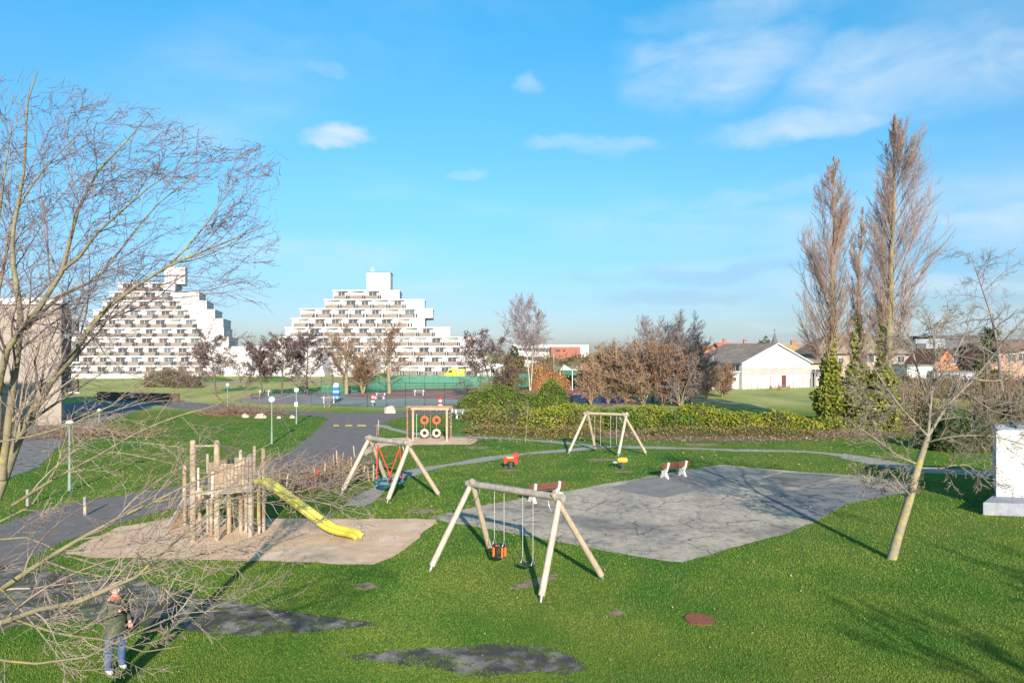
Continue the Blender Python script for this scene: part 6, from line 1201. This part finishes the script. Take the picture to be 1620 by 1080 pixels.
# ------------------------------------------------------------ court fences: posts, rails, thin wire net, green screens
def netmat(name, col, dens, cell):
    m = bpy.data.materials.new(name); m.use_nodes = True; t = m.node_tree; b = t.nodes['Principled BSDF']; l = t.links.new; b.inputs['Base Color'].default_value = (*col, 1); b.inputs['Roughness'].default_value = .6
    tr = N(t, 'ShaderNodeBsdfTransparent'); ms = N(t, 'ShaderNodeMixShader'); ms.inputs[0].default_value = dens
    l(tr.outputs[0], ms.inputs[1]); l(b.outputs[0], ms.inputs[2]); l(ms.outputs[0], t.nodes['Material Output'].inputs[0]); return m
NET = netmat('wire_net', (.02, .12, .08), .14, .05); SCREEN = netmat('wind_screen', (.03, .20, .15), .62, .05); SCREEN2 = netmat('wind_screen_thin', (.05, .26, .20), .42, .05)
def fence(label, a, b_, n, h, screen=None, net=True, rail=True, sh=None):
    p, q = G(*a), G(*b_); t = T('court_fence', label, 'fence', tuple((p+q)/2), 'green wire fences round the courts')
    for k in range(n+1):
        c = p.lerp(q, k/n); mb = MB(); mb.cyl((c.x, c.y, 0), (c.x, c.y, h), .035, n=6); mb.build('post', DGREEN, t)
    mb = MB()
    for z in ([h-.03, .05] + ([h/2] if h > 2 else [])): mb.tube([(p.x, p.y, z), (q.x, q.y, z)], .016 if z < h-.1 else .022, 5)
    mb.build('rail', DGREEN, t)
    mb = MB(); o = Vector((0, .04, 0)); mb.quad((p+o).to_tuple(), (q+o).to_tuple(), (q+o+Vector((0, 0, h-.05))).to_tuple(), (p+o+Vector((0, 0, h-.05))).to_tuple()); mb.build('wire_net', NET, t)
    if screen:
        z0, z1, m = screen; o = Vector((0, -.05, 0)); mb = MB(); mb.quad((p.x, p.y-.05, z0), (q.x, q.y-.05, z0), (q.x, q.y-.05, z1), (p.x, p.y-.05, z1)); mb.build('wind_screen', m, t)
    return t
fence('tall green wire fence on the near side of the sports court', (581, 643.5), (735, 646), 5, 2.95)
fence('waist-high green wire fence left of the tall court fence', (492, 640.5), (581, 643.5), 2, 1.35)
fence('far-left run of tall green wire fence with blue-green screen', (508, 622), (610, 619), 6, 2.9, (.1, 1.2, SCREEN2))
fence('green wire fence hung with green screens across the middle of the courts', (575, 622), (760, 617), 8, 2.8, (.6, 2.4, SCREEN2))
fence('far green wire fence behind the red court', (610, 613), (830, 610), 12, 3.0, (.8, 2.2, SCREEN2))
fence('dense green screened fence right of the tall dark shrubs', (806, 619), (882, 616.5), 6, 3.2, (.7, 2.95, SCREEN))
fence('dense green screened fence left of the brown thicket', (875, 614), (945, 613), 4, 4.4, (.4, 3.9, SCREEN))
fence('short run of tall fence posts at the left of the thicket', (908, 640), (950, 640), 2, 3.6, None)
# goal-like tall floodlight poles and a mast
for px, py, pt, lab in [(1084, 634, 548, 'tall thin pale pole at the right end of the thicket'), (876, 608, 559, 'tall thin pale pole rising behind the orange willow'), (1128, 618, 560, 'thin pale pole before the rust-twigged trees of the hall')]:
    c = G(px, py); mb = MB(); mb.cyl((c.x, c.y, 0), (c.x, c.y, CH-(pt-HZ)*c.y/F), .09, .06, 8); tag(mb.build('pole', M('pole_pale', (.50, .44, .34), (.42, .38, .3))), lab, 'pole')
# ------------------------------------------------------------ yellow van
def van(px, py):
    c = G(px, py); t = T('delivery_van', 'bright yellow delivery van parked before the right pyramid flats', 'van', tuple(c))
    VY = M('van_yellow', (.85, .62, .01), (.80, .57, .01), .35, 1, spec=.5); X = lambda x, z: (c.x+x, c.y, z)
    prof = [(-2.55, .45), (2.5, .45), (2.55, .8), (2.55, 2.1), (2.4, 2.3), (-1.2, 2.3), (-1.5, 2.2), (-2.0, 1.35), (-2.5, 1.1), (-2.6, .7)]
    mb = MB(); mb.extrude([X(x, z) for x, z in prof], (0, 1.9, 0)); body = mb.build('body', VY, t, bevel=.06)
    mb = MB(); mb.extrude([(c.x-1.35, c.y-.02, 1.35), (c.x-.55, c.y-.02, 1.35), (c.x-.55, c.y-.02, 2.0), (c.x-1.3, c.y-.02, 2.0), (c.x-1.68, c.y-.02, 1.4)], (0, .03, 0)); mb.build('side_window', GL[0], t)
    mb = MB(); mb.box((c.x-1.84, c.y+.95, 1.78), (.05, 1.6, .85), mat=Matrix.Rotation(R(30), 3, 'Y')); mb.build('windscreen', GL[0], t)
    for x in (-1.7, 1.7):
        mb = MB(); mb.cyl((c.x+x, c.y-.06, .36), (c.x+x, c.y+.2, .36), .36, n=18); w_ = mb.build('wheel', BLACKR, t); mb = MB(); mb.cyl((c.x+x, c.y-.09, .36), (c.x+x, c.y-.05, .36), .2, n=14); mb.build('rim', STEEL, w_)
    mb = MB(); mb.box((c.x-.03, c.y+.95, .42), (5.1, 1.8, .12)); mb.build('sill', BLACKR, t)
    mb = MB(); mb.box((c.x+1.3, c.y-.02, 1.7), (.9, .03, .7)); mb.build('side_panel_logo', WHITEC, t); mb = MB(); mb.box((c.x+1.2, c.y-.05, 1.75), (.35, .02, .4)); mb.build('red_mark', RW_R, t)
    for x in (-.4,): mb = MB(); mb.box((c.x+x, c.y-.01, 1.35), (.03, .03, 1.6)); mb.build('door_seam', DK, t)
    mb = MB(); mb.box((c.x-2.5, c.y+.3, .95), (.15, .4, .2)); mb.build('headlight', WHITEC, t)
van(719, 598)
# orange digger-like van bit at the foot of the dark tree
c = G(795, 588.5); t = T('orange_container', 'small orange and yellow site container beside the olive-brown tree', 'container', tuple(c)); mb = MB(); mb.box((c.x, c.y, .9), (2.2, 1.6, 1.6)); mb.build('body', M('site_orange', (.8, .38, .05), (.7, .3, .05), .5, 2), t, bevel=.05); mb = MB(); mb.box((c.x-.3, c.y-.82, 1.0), (.8, .04, 1.0)); mb.build('door', DK, t)
# ------------------------------------------------------------ people
SKIN = M('skin', (.62, .36, .27), (.56, .31, .23), .6, 8); JEAN = M('denim', (.045, .085, .17), (.075, .13, .24), .9, 9, .4, 60, c3=(.13, .20, .33), scale3=5, t3=(.5, .65)); JACK = M('jacket_olive', (.055, .065, .04), (.10, .11, .065), .85, 8, .4, 25)
def skinned(name, nodes, edges, mats, mfn, parent, sub=2):
    me = bpy.data.meshes.new(name); off = WL[parent.name]; me.from_pydata([(Vector(n[0])-off).to_tuple() for n in nodes], edges, []); o = bpy.data.objects.new(name, me); link(o)
    sk = o.modifiers.new('skin', 'SKIN'); me.skin_vertices.new() if not me.skin_vertices else None
    for i, n in enumerate(nodes):
        r = n[1]; r = (r, r) if isinstance(r, (int, float)) else r; me.skin_vertices[0].data[i].radius = r; me.skin_vertices[0].data[i].use_root = (i == 0)
    ss = o.modifiers.new('sub', 'SUBSURF'); ss.levels = sub; ss.render_levels = sub
    dg = bpy.context.evaluated_depsgraph_get(); dg.update(); nm = bpy.data.meshes.new_from_object(o.evaluated_get(dg)); o.modifiers.clear(); o.data = nm
    nm.materials.clear()
    for m in mats: nm.materials.append(m)
    for p in nm.polygons: p.material_index = mfn(p.center+off); p.use_smooth = True
    o.parent = parent; WL[o.name] = off; return o
def person(base, face, hand_up=True, label='', s=1.0):
    """standing figure; face = heading angle (direction the chest looks)"""
    t = T('person', label, 'person', tuple(base)); fx = Vector((math.cos(face), math.sin(face), 0)); rt = Vector((fx.y, -fx.x, 0)); b = Vector(base)
    q = lambda r, f, z: b+(rt*r+fx*f)*s+Vector((0, 0, z*s))
    nodes = [(q(0, 0, .95), (.155*s, .12*s)), (q(0, .0, 1.10), (.15*s, .115*s)), (q(0, 0, 1.30), (.175*s, .12*s)), (q(0, -.01, 1.44), (.12*s, .09*s)), (q(0, 0, 1.52), .055*s), (q(0, .02, 1.62), (.075*s, .085*s)), (q(0, .015, 1.70), (.072*s, .085*s)),
             (q(-.19, -.01, 1.41), .065*s), (q(-.27, -.02, 1.14), .055*s), (q(-.20, .16, .98), .042*s), (q(-.16, .23, .96), .032*s),
             (q(.19, -.01, 1.41), .065*s), (q(.26, .06, 1.17), .055*s), (q(.17, .29, 1.28), .042*s), (q(.13, .37, 1.34), .034*s),
             (q(-.11, 0, .86), .115*s), (q(-.13, .02, .48), .09*s), (q(-.15, -.02, .09), .07*s), (q(-.14, .13, .04), .04*s),
             (q(.11, 0, .86), .115*s), (q(.13, .02, .48), .09*s), (q(.14, -.02, .09), .07*s), (q(.14, .13, .04), .04*s)]
    ed = [(0, 1), (1, 2), (2, 3), (3, 4), (4, 5), (5, 6), (3, 7), (7, 8), (8, 9), (9, 10), (3, 11), (11, 12), (12, 13), (13, 14), (0, 15), (15, 16), (16, 17), (17, 18), (0, 19), (19, 20), (20, 21), (21, 22)]
    hr, hl = nodes[14][0], nodes[10][0]
    def mf(p):
        z = (p.z-b.z)/s
        if z > 1.475: return 0
        if (p-hr).length < .055*s or (p-hl).length < .055*s: return 0
        if z < .10: return 3
        if z < .88 and (p-hl).length > .3*s*0+.14*s: return 1
        return 2
    SH = M('shoe_pale', (.5, .48, .44), (.4, .38, .35)); body = skinned('body', nodes, ed, [SKIN, JEAN, JACK, SH], mf, t)
    # jacket shell: flared hem and collar
    mb = MB(); ring = lambda z, a, c, n=16: [q(a*math.cos(2*math.pi*k/n), c*math.sin(2*math.pi*k/n), z) for k in range(n)]
    rs = [ring(.76, .235, .18), ring(.95, .225, .175), ring(1.15, .215, .16), ring(1.36, .225, .15), ring(1.46, .12, .10)]; vs = [v_ for r_ in rs for v_ in r_]
    mb.add(vs, [(i*16+k, i*16+(k+1) % 16, (i+1)*16+(k+1) % 16, (i+1)*16+k) for i in range(4) for k in range(16)], True); mb.build('jacket', JACK, t)
    mb = MB(); mb.tube([q(.085*math.cos(a), .01+.08*math.sin(a), 1.485+.015*math.sin(a*2)) for a in [2*math.pi*k/14 for k in range(15)]], .035*s, 7); mb.build('scarf', M('scarf_red', (.55, .12, .07), (.42, .09, .05), .9, 9), t)
    hd = q(0, .02, 1.665)
    mb = MB(); mb.ball(q(0, -.01, 1.705), .108*s, 14, 9, (1, 1.05, .88)); mb.build('hair', M('hair_grey', (.20, .17, .15), (.32, .29, .26), .8, 30), t)
    mb = MB(); mb.ball(q(0, .117, 1.645), .018*s, 8, 6, (1, 1.2, 1.5)); mb.build('nose', SKIN, body)
    mb = MB(); mb.ball(q(0, .098, 1.60), .022*s, 8, 6, (1.2, .5, .4)); mb.build('mouth', M('lips', (.42, .16, .13)), body)
    for r_ in (-.095, .095):
        mb = MB(); mb.ball(q(r_, .01, 1.66), .026*s, 8, 6, (.5, .8, 1.2)); mb.build('ear', SKIN, body)
    for r_ in (-.035, .035):
        mb = MB(); mb.ball(q(r_, .098, 1.668), .012*s, 8, 6); mb.build('eye', DK, body)
    mb = MB(); ax_ = Matrix((rt, Vector((0, 0, 1)), fx)).transposed()
    for r_ in (-.038, .038): mb.torus(q(r_, .118, 1.668), .027*s, .004*s, ax_, 14, 5)
    mb.tube([q(-.012, .122, 1.67), q(.012, .122, 1.67)], .004*s, 5)
    for r_ in (-1, 1): mb.tube([q(.066*r_, .115, 1.672), q(.098*r_, .02, 1.675)], .004*s, 5)
    mb.build('glasses', M('glasses_frame', (.75, .75, .75), (.3, .3, .3), .3, 20), t)
    # hands: palm, four fingers, thumb
    for (h, prev, sgn) in ((hr, nodes[13][0], 1), (hl, nodes[9][0], -1)):
        d = (h-prev).normalized(); sd = d.cross(Vector((0, 0, 1))).normalized(); nn = sd.cross(d)
        for k, (o_, ln) in enumerate(((-.03, .062), (-.010, .075), (.011, .070), (.030, .055))):
            p0 = h+d*.035*s+sd*o_*s; mb = MB(); mb.tube([p0, p0+d*ln*.5*s-nn*.004*s, p0+d*ln*.85*s-nn*.024*s, p0+d*ln*.9*s-nn*.045*s], [.010*s, .009*s, .008*s, .006*s], 6); mb.build('finger', SKIN, body)
        p0 = h+sd*(-.028*sgn)*s; mb = MB(); mb.tube([p0, p0+(d*.03-sd*.028*sgn)*s, p0+(d*.055-sd*.034*sgn-nn*.01)*s], [.012*s, .010*s, .007*s], 6); mb.build('thumb', SKIN, body)
    return t, q, hr, hl
pb = GX(182, 13.9); t, q, hr, hl = person((pb.x, 13.9, 0), R(-25), True, 'person in blue jeans, olive jacket and red scarf, glasses on, standing behind the lowest twigs', 1.02)
mb = MB(); c = q(-.30, .05, .86); mb.box(c, (.34, .16, .24), rz=R(-25)); bagm = M('bag_black', (.02, .02, .022), (.035, .035, .04), .7, 10)
bt = T('shoulder_bag', 'black shoulder bag on the hip of the standing person', 'bag', tuple(c)); mb.build('pouch', bagm, bt, bevel=.03)
mb = MB(); mb.tube([q(-.28, .07, .98), q(-.20, .15, 1.2), q(.0, .16, 1.36), q(.16, .08, 1.46), q(.15, -.08, 1.45), q(-.05, -.16, 1.25), q(-.3, -.05, .98)], .014, 6); mb.build('strap', bagm, bt)
ct = hr.lerp(hr, 0)+Vector((.03, -.02, .055)); t = T('remote_controller', 'small dark handheld controller in the raised hand', 'remote control', tuple(ct)); mb = MB(); mb.box(ct, (.15, .09, .04), rz=R(-25)); mb.build('casing', bagm, t, bevel=.01); mb = MB(); mb.cyl(ct+Vector((.05, 0, .02)), ct+Vector((.06, 0, .10)), .006, n=6); mb.build('aerial', bagm, t)
pb = G(674, 598.5); person((pb.x, pb.y, 0), R(180), False, 'tiny distant person walking on the grass left of the yellow van', 1.0)
# trees behind the photographer on the right: only their shadows reach the lawn
for k, (x, y, h, s, sd) in enumerate([(13.5, -3.5, 9.5, 1, 401), (18.5, 0, 10, 1, 402), (-1.5, -5.5, 7.6, 1, 404)]):
    simple_tree('bare_tree', 'bare tree behind the viewpoint, known from its long shadow on the lawn', (x, y, 0), h, sd, BARK, TWIG, std(minr=.016, nch=[15, 11, 8], start=[.2, .1, .1], ratio=[.6, .5, .5]), .15, group='trees behind the viewpoint')
